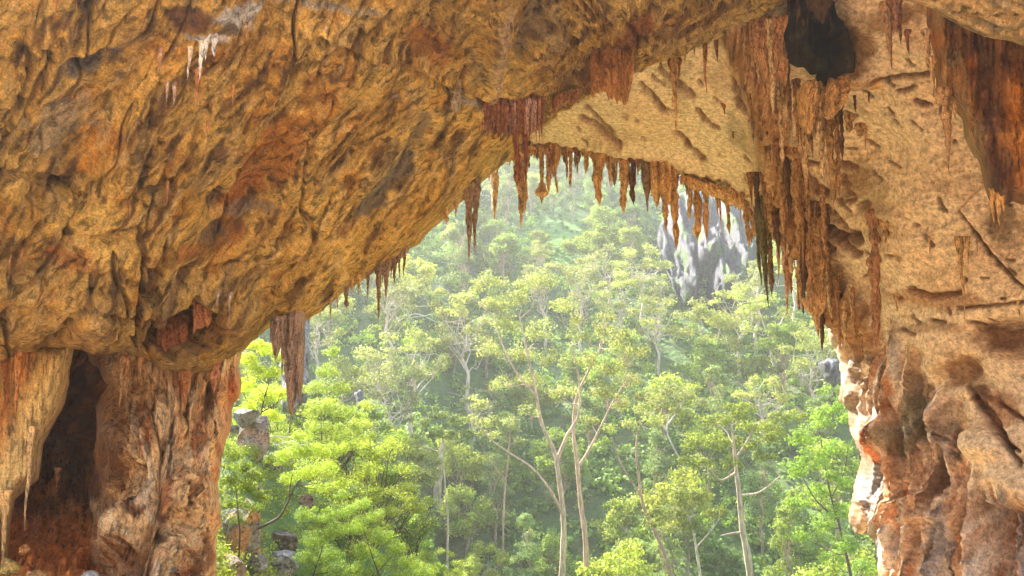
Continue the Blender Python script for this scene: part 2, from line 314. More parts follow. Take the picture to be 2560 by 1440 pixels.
for _ in range(150):
    x0 = rs.uniform(1400, 2540); y0 = rs.uniform(150, 1150); L = rs.uniform(6, 42); a = rs.gauss(.55, .35)
    if 900 < y0 and x0 < 2350: continue
    GOUGE.append(([(x0, y0), (x0+L*math.cos(a), y0+L*math.sin(a))], rs.uniform(1.8, 4)))
HOL = [(2560, 850, 120, 40, 8, -1.1), (2400, 930, 64, 36, -30, -.5), (2460, 960, 60, 20, 50, -.35), (2352, 1055, 22, 66, -6, .7), (2185, 1090, 36, 46, 25, .8), (2240, 330, 200, 160, 0, -.5), (2130, 190, 60, 30, 20, .6), (2150, 1245, 50, 12, -20, .25), (2300, 1240, 70, 10, -12, .2), (2530, 560, 50, 60, 0, -.5), (2460, 1110, 60, 40, 0, .5)]
def crest(x, y):
    d, _, _ = polydist(CREST, x, y, closed=False); return np.exp(-(d/46)**2), d
def dB(x, y, p, sd):
    st = np.column_stack; z = 0*x
    fl = sstep(-40, 50, sdp(FLUTE, x, y)+26*pn(st([x/60, y/60, z]), 3))
    cw, cd = crest(x, y); rim = sstep(46, 10, sd)*(y < 700)
    h = .30*(1-.8*fl)*fbm(st([x/240, y/200, z]), 2, 1)+.04*fbm(st([x/28, y/16, z]), 3, 4)+.018*fbm(st([x/8, y/6, z]), 2, 9)
    h += .07*ridg(st([x/120, y/50, z+3]), 2, 12)*(1-fl)
    s = (x-2100)+.18*(y-900)*sstep(1150, 950, y)+.10*(y-1100)*(y > 1100)+6*pn(st([x/70, y/200, z]), 14)
    flu = -.46*ridg(st([s/95, y/1100, z]), 1, 22)-.40*ridg(st([s/38, y/620, z]), 2, 24)+.22*ridg(st([s/15, y/190, z]), 2, 27)+.065*ridg(st([s/7, y/80, z]), 2, 28)+.05*fbm(st([x/18, y/18, z]), 3, 29)+.09*fbm(st([x/80, y/60, z]), 3, 33)
    flu -= .45*np.exp(-(np.abs(pn(st([s/60, y/600, z]), 122))/.04)**2)
    h += fl*flu
    c2 = .3*ridg(st([(x+.1*y)/26, y/260, z]), 2, 35)+.25*fbm(st([x/30, y/60, z]), 3, 37)
    h += cw*(.7+c2*.75)
    h += rim*.2*ridg(st([x/18, y/70, z]), 2, 39)
    for pts, w in GOUGE: h -= (.14+.03*w)*stroke(x, y, pts, w)
    for (cx, cy, rx, ry, a, amp) in HOL: h += amp*blob(x, y, cx, cy, rx, ry, a, 2)
    edge = [(2400, 520), (2470, 620), (2560, 712), (3000, 900), (3000, 300), (2600, 300), (2480, 440)]
    h += .30*sstep(-3, 5, sdp(edge, x, y))
    led = [(2100, 1242), (2230, 1250), (2300, 1225), (2370, 1240), (2370, 1300), (2110, 1320)]
    h += .3*sstep(-4, 10, sdp(led, x+6*pn(st([x/20, y/20, z]), 2), y))
    h += .3*sstep(2, -4, y-(1250+.0*x))*0
    ov = [(2440, 1252), (2520, 1262), (3000, 1240), (3000, 1800), (2420, 1800)]
    h -= .7*sstep(-5, 18, sdp(ov, x, y))
    return h*np.clip(.3+sd/30, 0, 1)
def cB(x, y, p, h):
    st = np.column_stack; z = 0*x
    c = np.tile(np.array((.80, .60, .36)), (len(x), 1))
    c = mixc(c, (.75, .51, .28), .7*sstep(-.1, .7, fbm(st([x/200, y/120, z]), 3, 61)))
    c = mixc(c, (.50, .33, .18), .5*sstep(.2, .7, fbm(st([x/90, y/60, z]), 3, 64)))
    for pts, w in GOUGE: c = mixc(c, (.20, .09, .032), .9*stroke(x, y, pts, w*1.15))
    fl = sstep(-40, 50, sdp(FLUTE, x, y)+26*pn(st([x/60, y/60, z]), 3))
    s = (x-2100)+.18*(y-900)
    v = fbm(st([s/22, y/260, z]), 4, 67)
    cf = np.tile(np.array((.62, .40, .24)), (len(x), 1))
    cf = mixc(cf, (.86, .68, .48), sstep(-.05, .3, v)); cf = mixc(cf, (.42, .16, .06), .85*sstep(.05, .35, fbm(st([s/16, y/200, z]), 3, 70)))
    cf = mixc(cf, (.14, .08, .045), .8*sstep(.12, .42, fbm(st([s/18, y/300, z]), 3, 73)))
    cf = mixc(cf, (.34, .32, .31), .7*sstep(.2, .5, fbm(st([s/30, y/200, z]), 3, 75)))
    c = c*(1-fl[:, None])+cf*fl[:, None]
    cw, cd = crest(x+20*pn(st([x/25, y/60, z]), 8), y)
    ccr = mixc(np.tile(np.array((.40, .20, .075)), (len(x), 1)), (.13, .055, .025), sstep(-.1, .6, fbm(st([x/14, y/120, z]), 3, 78)))
    ccr = mixc(ccr, (.55, .33, .14), .8*sstep(.2, .6, fbm(st([x/12, y/90, z]), 3, 80)))
    w = np.clip(cw*1.7+.3*fbm(st([x/16, y/60, z]), 2, 82)*(cw > .1), 0, 1)[:, None]; c = c*(1-w)+ccr*w
    n = .35*fbm(st([x/40, y/40, z]), 3, 81)
    for (cx, cy, rx, ry, a, col, w) in BC: c = mixc(c, col, w*sstep(.3, .75, blob(x, y, cx, cy, rx, ry, a)+n))
    c *= (1+.12*fbm(st([x/8, y/6, z]), 2, 91))[:, None]
    return np.clip(c, .01, .9)
BC = [(2520, 845, 110, 34, 8, (.20, .09, .035), .9), (2400, 930, 60, 40, -30, (.28, .13, .05), .8), (2450, 985, 50, 20, 55, (.14, .06, .03), .9), (1690, 190, 30, 90, -10, (.45, .33, .18), .7), (1850, 330, 26, 60, -20, (.40, .30, .17), .8), (2360, 750, 160, 22, 3, (.42, .20, .08), .7), (2330, 820, 100, 18, 0, (.36, .19, .08), .6),
      (2500, 560, 50, 50, 0, (.33, .24, .13), .9), (2150, 205, 60, 22, 20, (.75, .42, .14), .9), (2140, 120, 60, 60, 0, (.34, .18, .06), .9), (2230, 40, 90, 40, 0, (.30, .15, .05), .8), (2260, 1060, 50, 100, 30, (.15, .14, .07), .6), (2170, 500, 60, 120, -40, (.42, .30, .14), .6), (2160, 1110, 24, 44, 0, (.72, .24, .10), .9), (2140, 210, 40, 12, 0, (.45, .38, .32), .6), (2500, 1020, 60, 50, 40, (.36, .14, .05), .7), (2110, 470, 60, 80, 0, (.36, .20, .08), .5)]
sheet('cave_ceiling', B_poly, fB, dB, cB, M_ceil, 6.0, 38, 2.0, ramp=6, seed=5, back_amp=1.2)

# --- hanging masses and a shaded recess on the right
def vert(seed, big=.35, w1=60, w2=22, w3=8):
    def f(x, y, p, sd):
        st = np.column_stack; z = 0*x
        s = x+10*pn(st([x/60, y/100, z]), seed)
        h = big*ridg(st([s/w1, y/500, z]), 1, seed+1)+.4*big*ridg(st([s/w2, y/220, z]), 2, seed+3)+.15*big*ridg(st([s/w3, y/90, z]), 2, seed+5)
        h += .6*big*fbm(st([x/70, y/80, z]), 3, seed+8)+.10*big*fbm(st([x/12, y/12, z]), 3, seed+11)
        return h*np.clip(.3+sd/30, 0, 1)
    return f
E_poly = [(2305, -60), (2318, 60), (2332, 130), (2340, 215), (2350, 262), (2372, 262), (2384, 276), (2402, 300), (2412, 350), (2440, 400), (2456, 450), (2472, 505), (2482, 545), (2493, 556), (2506, 520), (2530, 505), (2560, 515), (2640, 600), (2800, 640), (2950, 640), (2950, -300), (2300, -300)]
fE = lambda x, y: 14.5-.0018*(x-2300)-.0012*(y-300)
def cE(x, y, p, h):
    st = np.column_stack; z = 0*x
    c = np.tile(np.array((.34, .15, .04)), (len(x), 1))
    c = mixc(c, (.50, .17, .03), 1.2*sstep(.0, .6, fbm(st([x/50, y/120, z]), 3, 61)))
    c = mixc(c, (.09, .03, .012), .9*sstep(.1, .5, fbm(st([x/26, y/260, z]), 3, 64)))
    c = mixc(c, (.42, .27, .10), .7*sstep(.2, .6, fbm(st([x/30, y/90, z]), 3, 68)))
    c = mixc(c, (.07, .02, .01), .9*blob(x, y, 2468, 300, 24, 220, -5)+.8*blob(x, y, 2520, 450, 40, 60))
    c = mixc(c, (.55, .20, .03), .8*blob(x, y, 2540, 330, 30, 120)+.6*blob(x, y, 2540, 220, 40, 40))
    c = mixc(c, (.36, .30, .14), .7*blob(x, y, 2425, 370, 18, 110, -14))
    return np.clip(c, .01, .9)
sheet('hanging_rock_curtain', E_poly, fE, vert(100, .26, 60, 22, 9), cE, M_flow, 4.0, 34, 1.5, ramp=4, seed=9)
S_poly = [(2120, -20), (2290, 2), (2345, 30), (2405, 66), (2470, 88), (2560, 112), (2700, 150), (2950, 190), (2950, -320), (2100, -320)]
fS = lambda x, y: 11.5-.0012*(x-2400)+.006*(y-60)
def dS(x, y, p, sd):
    st = np.column_stack; z = 0*x; s = -x*.35+y*.94; t = x*.94+y*.35
    return (.16*ridg(st([s/38, t/240, z]), 2, 3)+.05*fbm(st([s/10, t/40, z]), 3, 6)+.12*fbm(st([x/80, y/80, z]), 2, 9))*np.clip(.3+sd/20, 0, 1)
def cS(x, y, p, h):
    st = np.column_stack; z = 0*x; s = -x*.35+y*.94; t = x*.94+y*.35
    c = np.tile(np.array((.62, .40, .17)), (len(x), 1)); c = mixc(c, (.34, .26, .15), .8*sstep(.1, .6, fbm(st([s/30, t/120, z]), 3, 4))); return np.clip(c, .01, .9)
sheet('rock_shelf', S_poly, fS, dS, cS, M_rock, 3.0, 26, 1.0, ramp=3, seed=12)
D_poly = [(1950, -120), (1962, 10), (1958, 70), (1956, 120), (1962, 158), (1990, 172), (2008, 168), (2022, 190), (2034, 186), (2042, 218), (2054, 210), (2066, 226), (2080, 205), (2094, 212), (2108, 188), (2128, 186), (2132, 140), (2120, 100), (2112, 60), (2122, 0), (2120, -120)]
fD = lambda x, y: 18.6+0*x
def cD(x, y, p, h):
    st = np.column_stack; z = 0*x
    c = np.tile(np.array((.022, .013, .006)), (len(x), 1)); c = mixc(c, (.05, .05, .016), sstep(0.1, .6, fbm(st([x/24, y/40, z]), 3, 5)))  # near-black base and centre paint the recess's shade; the green is moss
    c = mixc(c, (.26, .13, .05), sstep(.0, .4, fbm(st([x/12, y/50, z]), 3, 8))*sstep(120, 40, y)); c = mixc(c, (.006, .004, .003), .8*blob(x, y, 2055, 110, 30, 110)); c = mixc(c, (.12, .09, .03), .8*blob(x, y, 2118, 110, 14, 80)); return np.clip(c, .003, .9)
sheet('shaded_mossy_recess', D_poly, fD, vert(140, .42, 46, 20, 8), cD, M_rock, 3.0, 40, 1.8, ramp=13, seed=15)

# --- left pillar, drape and hollow
F_poly = [(205, 820), (620, 820), (606, 880), (600, 915), (606, 950), (604, 990), (588, 1010), (580, 1060), (566, 1120), (552, 1160), (546, 1210), (548, 1260), (556, 1300), (542, 1345), (540, 1400), (548, 1470), (560, 1750), (120, 1750), (215, 1440), (230, 1330), (222, 1240), (232, 1170), (238, 1080), (240, 1010), (262, 960), (246, 925), (215, 905)]
fF = tps([(200, 820, 21), (620, 820, 21), (600, 1000, 21), (550, 1250, 20), (560, 1700, 18), (400, 900, 20.3), (400, 1100, 18.6), (440, 1250, 17.6), (300, 1300, 17.6), (230, 1000, 21.5), (150, 1700, 15.5), (400, 1700, 15), (330, 1130, 18.6), (230, 1250, 20)])
FB = [(470, 1230, 40, 62, -8, .9), (475, 1265, 22, 50, -5, -.7), (330, 1300, 90, 40, -50, .6), (300, 1340, 100, 50, -25, .7), (330, 1100, 34, 60, 0, .4), (430, 1000, 14, 50, 0, .4), (350, 1350, 26, 90, 20, -.8), (430, 1390, 26, 70, 25, .6), (455, 1060, 22, 30, 0, .5), (265, 1215, 14, 20, 0, .6), (510, 1040, 20, 60, 0, -.6), (320, 940, 40, 34, 0, -.8), (395, 945, 22, 34, 0, -.7), (535, 1080, 16, 60, 8, .4), (270, 1010, 26, 50, 0, -.8), (300, 1180, 30, 50, 30, -.5), (560, 1160, 20, 80, 15, .3), (500, 1350, 20, 90, -8, .5), (395, 1290, 14, 90, 20, -.5)]
def dF(x, y, p, sd):
    st = np.column_stack; z = 0*x; k = sstep(1120, 1400, y)
    s = x+.45*k*(y-1120)*np.sign(430-x)*.6+9*pn(st([x/60, y/120, z]), 3)+3*pn(st([x/18, y/40, z]), 4)
    h = -.34*ridg(st([s/52, y/400, z]), 1, 21)-.20*ridg(st([s/24, y/200, z]), 2, 23)+.11*ridg(st([s/11, y/85, z]), 2, 26)+.05*ridg(st([s/5.5, y/40, z]), 2, 27)+.10*fbm(st([x/38, y/60, z]), 3, 28)+.04*fbm(st([x/11, y/10, z]), 3, 31)
    pc = pn(st([x/11, y/11, z]), 41); h += .06*sstep(.1, .5, pc)*sstep(.0, .35, pn(st([x/90, y/90, z]), 44))
    vug = pn(st([x/34, y/60, z]), 45); h -= .2*sstep(.3, .6, vug)
    h -= .30*np.exp(-(np.abs(pn(st([s/50, y/420, z]), 47))/.045)**2)
    for (cx, cy, rx, ry, a, amp) in FB: h += .6*amp*blob(x, y, cx, cy, rx, ry, a, 2)
    return h*np.clip(.3+sd/30, 0, 1)
def cF(x, y, p, h):
    st = np.column_stack; z = 0*x; s = x+10*pn(st([x/50, y/90, z]), 3)
    c = np.tile(np.array((.88, .56, .25)), (len(x), 1))
    c = mixc(c, (.84, .62, .34), sstep(0, .6, fbm(st([s/20, y/120, z]), 3, 61)))
    c = mixc(c, (.52, .17, .045), .8*sstep(.15, .7, fbm(st([s/34, y/90, z]), 3, 64)))
    c = mixc(c, (.13, .045, .016), .9*sstep(.2, .55, fbm(st([s/16, y/110, z]), 4, 66)))
    c = mixc(c, (.90, .72, .46), .7*sstep(.2, .55, fbm(st([s/12, y/130, z]), 3, 166)))  # pale and dark streaks paint in lit ridges and shaded grooves
    c = mixc(c, (.60, .20, .07), .8*blob(x, y, 570, 1150, 24, 240, 6)+.7*blob(x, y, 590, 980, 14, 60))
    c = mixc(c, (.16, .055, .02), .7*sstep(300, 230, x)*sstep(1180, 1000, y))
    c = mixc(c, (.40, .14, .03), .8*blob(x, y, 250, 1150, 50, 90)+.8*blob(x, y, 280, 1400, 80, 60))
    return np.clip(c, .01, .9)
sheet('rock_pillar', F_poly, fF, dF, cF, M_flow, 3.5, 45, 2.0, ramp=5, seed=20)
G_poly = [(-300, 850), (190, 850), (178, 905), (172, 960), (160, 1010), (135, 1060), (108, 1110), (100, 1170), (96, 1200), (60, 1228), (38, 1250), (28, 1290), (24, 1350), (18, 1425), (10, 1430), (4, 1360), (-10, 1300), (-60, 1330), (-120, 1500), (-300, 1600)]
fG = lambda x, y: 17.6+.004*(x-50)-.0008*(y-1000)
def cG(x, y, p, h):
    st = np.column_stack; z = 0*x
    c = np.tile(np.array((.62, .37, .10)), (len(x), 1)); c = mixc(c, (.50, .20, .04), .9*sstep(0, .6, fbm(st([x/24, y/160, z]), 3, 61)))
    c = mixc(c, (.24, .08, .02), .8*sstep(.25, .6, fbm(st([x/20, y/120, z]), 3, 66))+.7*blob(x, y, 20, 990, 34, 120)); c = mixc(c, (.70, .50, .20), .9*sstep(60, 150, x-(.0-.45*(y-900)))); return np.clip(c, .01, .9)  # paler right side: light from outside put into the colour
sheet('flowstone_drape', G_poly, fG, vert(180, .15, 44, 18, 8), cG, M_flow, 2.2, 40, 1.3, ramp=3, seed=24)
H_poly = [(-420, 820), (420, 820), (420, 1750), (-420, 1750)]
fH = tps([(-400, 850, 20), (100, 1000, 27), (250, 850, 23), (200, 1100, 27), (100, 1250, 24), (150, 1400, 18.5), (0, 1440, 17), (400, 1440, 18.5), (100, 1700, 15), (-400, 1700, 13), (400, 900, 23), (400, 1700, 16), (-400, 1200, 19), (400, 1150, 24)])
def dH(x, y, p, sd):
    st = np.column_stack; z = 0*x
    k = 1-.75*sstep(1150, 1280, y); return (.9*fbm(st([x/80, y/60, z]), 4, 3)-.5*ridg(st([x/45, y/90, z]), 2, 7)*k+.3*ridg(st([x/26, y/18, z]), 2, 9))*(.35+.65*k)
def cH(x, y, p, h):
    st = np.column_stack; z = 0*x
    c = np.tile(np.array((.17, .06, .02)), (len(x), 1)); c = mixc(c, (.34, .14, .045), sstep(-.1, .6, fbm(st([x/40, y/40, z]), 3, 61)))  # dark red-brown base paints in part of the hollow's shade
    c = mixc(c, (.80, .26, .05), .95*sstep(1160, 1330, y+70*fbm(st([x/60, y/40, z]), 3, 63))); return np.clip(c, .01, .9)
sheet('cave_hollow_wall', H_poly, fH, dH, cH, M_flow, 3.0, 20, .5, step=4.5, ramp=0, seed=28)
# ---------------------------------------------------------------- terrain
def hgt(x, y):
    x = np.asarray(x, float); y = np.asarray(y, float); sh = x.shape; x = x.ravel(); y = y.ravel(); st = np.column_stack
    left = sstep(-1.5, -9, x-(y-20)*-.12)
    a = -1.8-7.0*sstep(4, 18, y)-10*sstep(16, 60, y)
    zb = np.interp(y, [0, 8, 18, 24, 31, 36, 44, 60, 85], [-1.8, -2.2, -3.2, -3.5, -4.0, -1.9, -1.6, -3.5, -13])-1.25*np.maximum(0, x+np.interp(y, [24, 34], [8.7, 11.0]))
    z = np.maximum(a, zb)
    sd = 1-.04*sstep(20, 70, x)
    hill = 93*np.clip((y-92)/160, 0, 1)**.95*sd
    hill = np.where(y > 252, 93*sd-(y-252)*.12, hill)
    z = z+hill+14*sstep(-25, -60, x)*sstep(30, 60, y)*(1-sstep(120, 200, y))+10*sstep(38, 70, x)*sstep(40, 80, y)*(1-sstep(120, 200, y))
    z += sstep(25, 60, y)*(1.2*fbm(st([x/14, y/14, 0*x]), 3, 201)+4.5*sstep(90, 160, y)*fbm(st([x/42, y/42, 0*x]), 3, 205))
    z += .15*fbm(st([x/3, y/3, 0*x]), 4, 209)*sstep(260, 200, y)
    z += 30*sstep(60, 160, -y)+20*sstep(120, 400, np.abs(x))
    return z.reshape(sh)
gx = np.concatenate([np.arange(-900, -140, 40), np.arange(-140, 140, 1.25), np.arange(140, 901, 40)])
gy = np.concatenate([np.arange(-900, -40, 40), np.arange(-40, 290, 1.25), np.arange(290, 901, 40)])
GX, GY = np.meshgrid(gx, gy); GZ = hgt(GX, GY); ny, nx = GX.shape
ii = np.arange(ny*nx).reshape(ny, nx)
GF = np.column_stack([ii[:-1, :-1].ravel(), ii[:-1, 1:].ravel(), ii[1:, 1:].ravel(), ii[1:, :-1].ravel()])
gc = np.tile(np.array((.09, .15, .04)), (ny*nx, 1)); q = np.column_stack([GX.ravel()/12, GY.ravel()/12, 0*GX.ravel()])
gc = mixc(gc, (.11, .13, .05), sstep(.1, .6, fbm(q, 4, 220))); gc = mixc(gc, (.08, .16, .03), .8*sstep(.15, .6, fbm(q*1.7, 3, 226)))
gc = mixc(gc, (.58, .42, .27), sstep(36, 22, GY.ravel())*sstep(-16, -8, GX.ravel()*(GY.ravel() > 20)))  # unseen floor near the camera, made pale to bounce warm light onto the rock
# the open grassy clearing high on the slope
cpx, cpy, _d = proj(np.stack([GX.ravel(), GY.ravel(), GZ.ravel()], 1))
gc = mixc(gc, (.15, .30, .05), .95*np.exp(-(((cpx-1395)/95)**2+((cpy-600)/75)**2))*(GY.ravel() > 90))
gm, gnt, gb = newmat('forest_floor'); _a = gnt.nodes.new('ShaderNodeAttribute'); _a.attribute_name = 'alb'
_n = gnt.nodes.new('ShaderNodeTexNoise'); _n.inputs['Scale'].default_value = 1.2; _n.inputs['Detail'].default_value = 10; _t = gnt.nodes.new('ShaderNodeTexCoord'); gnt.links.new(_t.outputs['Object'], _n.inputs['Vector'])
_r = gnt.nodes.new('ShaderNodeMapRange'); _r.inputs[3].default_value = .5; _r.inputs[4].default_value = 1.5; gnt.links.new(_n.outputs[0], _r.inputs[0])
_v = gnt.nodes.new('ShaderNodeVectorMath'); _v.operation = 'SCALE'; gnt.links.new(_a.outputs['Color'], _v.inputs[0]); gnt.links.new(_r.outputs[0], _v.inputs['Scale']); gnt.links.new(_v.outputs[0], gb.inputs['Base Color'])
_b = gnt.nodes.new('ShaderNodeBump'); _b.inputs['Distance'].default_value = .4; gnt.links.new(_n.outputs[0], _b.inputs['Height']); gnt.links.new(_b.outputs[0], gb.inputs['Normal']); gb.inputs['Roughness'].default_value = .95
mk('ground', np.stack([GX.ravel(), GY.ravel(), GZ.ravel()], 1), GF, gm, col=gc, smooth=True)['kind'] = 'structure'

def gdepth(px, py, lo=60, hi=300):
    """distance along the view axis at which the sight line through a pixel meets the terrain"""
    ds = np.arange(lo, hi, .5); q = P(np.full(len(ds), float(px)), np.full(len(ds), float(py)), ds)
    k = np.nonzero(q[:, 2] < hgt(q[:, 0], q[:, 1]))[0]
    return float(ds[k[0]]) if len(k) else None
# ---------------------------------------------------------------- stalactites
BROWN = (.56, .33, .13); DARK = (.12, .062, .03); MOSS = (.15, .13, .05); SALM_LIT = (.62, .34, .19); GBR = (.27, .18, .11); WHITE = (.80, .78, .77); MAR = (.34, .15, .08); TAN = (.66, .44, .20)  # the salmon tone carries a sunlit look in its colour
LIP = [(1150, 380), (1240, 372), (1330, 362), (1390, 366), (1450, 377), (1560, 398), (1640, 412), (1700, 432), (1760, 452), (1830, 475), (1860, 500), (1895, 560), (1940, 600), (1985, 628), (2020, 650)]
def lipy(x): return float(np.interp(x, [a for a, b in LIP], [b for a, b in LIP]))
ORD = ['', 'first', 'second', 'third', 'fourth', 'fifth', 'sixth', 'seventh', 'eighth', 'ninth', 'tenth', 'eleventh', 'twelfth', 'thirteenth', 'fourteenth', 'fifteenth', 'sixteenth', 'seventeenth', 'eighteenth', 'nineteenth']
TENS = ['', '', 'twenty', 'thirty', 'forty', 'fifty', 'sixty', 'seventy', 'eighty', 'ninety']
def ordw(n):
    if n < 20: return ORD[n]
    t, u = divmod(n, 10)
    return (TENS[t]+'-'+ORD[u]) if u else (TENS[t][:-1]+'ieth')
def length_to(p, y1):
    d0 = p[1]*CP+p[2]*SP; u0 = -p[1]*SP+p[2]*CP; k = (720-y1)/FL
    return (u0-k*d0)/(CP-k*SP)
def stal(x0, y0, y1, w, kind, d, col, label, group=None, seed=None, lean=0, name='stalactite'):
    seed = seed if seed is not None else int(x0*7+y0*3) % 997
    r_ = random.Random(seed)
    top = P(x0, y0, d); L = length_to(top, y1); R = w/2/FL*d
    up = max(.12, .6*R); nr = int(min(90, max(14, L/max(R*.28, .018)))); ns = 14
    t = np.linspace(-up/L, 1, nr); tt = np.clip(t, 0, 1)
    th = np.linspace(0, 2*math.pi, ns, endpoint=False)
    if kind == 'spike': r = (1-tt)**.8*.92+.05*(1-tt)
    elif kind == 'cone': r = (1-tt)**.8*(1+.35*np.sin(tt*9+seed))*.85
    elif kind == 'knob': r = .62+.38*(1-tt)-.62*sstep(.72, 1, tt)
    elif kind == 'bulb': r = .42-.12*tt+.75*np.exp(-((tt-.78)/.11)**2); r = r*np.clip((1-tt)/.16, 0, 1)**.8
    else: r = .85-.2*tt-.65*sstep(.82, 1, tt)
    q = np.column_stack([np.full(nr, seed*1.7), np.zeros(nr), t*L/(R*2.2)])
    r = r*(1+(.48 if kind in ('knob', 'bulb', 'rod') else .26)*fbm(q, 3, 3, .65))*(1+.35*np.exp(-tt*14))
    r = np.maximum(r, .0)*R; r[-1] = 0.001
    bx = R*.55*(pn(np.column_stack([np.full(nr, seed*.9), t*L/(R*9), np.zeros(nr)]), 5)-pn(np.array([[seed*.9, 0, 0]]), 5)[0])+lean*tt*L; by = R*.4*pn(np.column_stack([np.full(nr, seed*1.3), t*L/(R*9), np.zeros(nr)]), 7)
    ZZ = -t*L; A, Z = np.meshgrid(th, ZZ); RR = np.repeat(r[:, None], ns, 1)
    n3 = np.column_stack([np.cos(A).ravel()*1.6+seed, np.sin(A).ravel()*1.6, Z.ravel()/(R*3.2)])
    amp = .42 if kind in ('knob', 'bulb', 'rod') else .32
    nn = fbm(n3, 3, 11, .6).reshape(RR.shape); RR = RR*(1+amp*nn)
    V = np.stack([RR*np.cos(A)+bx[:, None], RR*np.sin(A)*.85+by[:, None], Z], 2).reshape(-1, 3)
    i = np.arange(nr-1)[:, None]*ns; j = np.arange(ns)[None]; j2 = (j+1) % ns
    F = np.stack([i+j, i+ns+j, i+ns+j2, i+j2], 2).reshape(-1, 4)
    V = np.concatenate([V, [[bx[0], by[0], ZZ[0]]]]); cap = np.column_stack([np.full(ns, len(V)-1), np.arange(ns), (np.arange(ns)+1) % ns])
    C = np.array(col)[None]*(1+.45*np.append(nn.ravel(), 0)[:, None]); C = C*(1+.25*pn(np.column_stack([V[:, 2]*2/R*.1, V[:, 0]*0+seed, V[:, 0]*0]), 15))[:, None]
    o = mk(name, V, [F, cap], M_stal, None, np.clip(C, .01, .9), smooth=True); o.location = Vector([float(v) for v in top])
    return tag(o, label, 'stalactite', group)
def drape(x0, x1, y0, tips, d0, d1, col, label, group=None, thick=.12, seed=1, rib=10, name='stalactite_curtain', cat='stalactite curtain', y0b=None, teeth=.22):
    """a ribbed curtain of stone; tips = outline of its lower edge in the photo"""
    y0b = y0 if y0b is None else y0b
    nu = max(24, int((x1-x0)/2.2)); nv = 46; u = np.linspace(0, 1, nu); xs = x0+(x1-x0)*u
    ty = np.interp(xs, [a for a, b in tips], [b for a, b in tips]); tops = P(xs, y0+(y0b-y0)*u, d0+(d1-d0)*u)
    L = np.array([length_to(tops[k], ty[k]) for k in range(nu)])
    L = L*(1-teeth*(.5+.5*ridg(np.column_stack([xs/(rib*.7), 0*xs, 0*xs]), 2, seed))); L = np.maximum(L, .05)
    v = np.linspace(-.04, 1, nv)
    ribs = ridg(np.column_stack([xs/rib, 0*xs, 0*xs]), 2, seed+3)
    e = np.clip(np.minimum(u, 1-u)/.06, 0, 1)**.5
    U, Vv = np.meshgrid(np.arange(nu), v); T = thick*(.75+.35*ribs)[None]*e[None]*np.clip(1-np.clip(Vv, 0, 1)**4, 0, 1)**.7
    base = tops[None]+np.stack([0*Vv, 0*Vv, -Vv*L[None]], 2)
    T = np.maximum(T*(1+.4*fbm(np.column_stack([U.ravel()*.25, Vv.ravel()*7, 0*U.ravel()]), 2, seed+6).reshape(T.shape)), .002)
    wv = .5*thick*pn(np.column_stack([U.ravel()*.09, Vv.ravel()*2, 0*U.ravel()]), seed+8).reshape(T.shape)
    fr = base.copy(); fr[..., 1] += -T+wv; bk = base.copy(); bk[..., 1] += T+wv
    V = np.concatenate([fr.reshape(-1, 3), bk.reshape(-1, 3)]); n = nu*nv; k = np.arange(n).reshape(nv, nu)
    a = np.stack([k[:-1, :-1], k[1:, :-1], k[1:, 1:], k[:-1, 1:]], 2).reshape(-1, 4)
    per = np.concatenate([k[0, :], k[1:, -1], k[-1, -2::-1], k[-2:0:-1, 0]]); pn_ = np.roll(per, -1)
    side = np.column_stack([per, pn_, pn_+n, per+n])
    sh = (1+.35*np.tile(ribs, nv)+.3*pn(np.column_stack([U.ravel()*.15, Vv.ravel()*5, 0*U.ravel()]), seed+9))
    C = np.array(col)[None]*np.concatenate([sh, sh])[:, None]
    o = mk(name, V, [a, a[:, ::-1]+n, side], M_stal, None, np.clip(C, .01, .9), smooth=True, origin=tops[nu//2])
    return tag(o, label, cat, group)

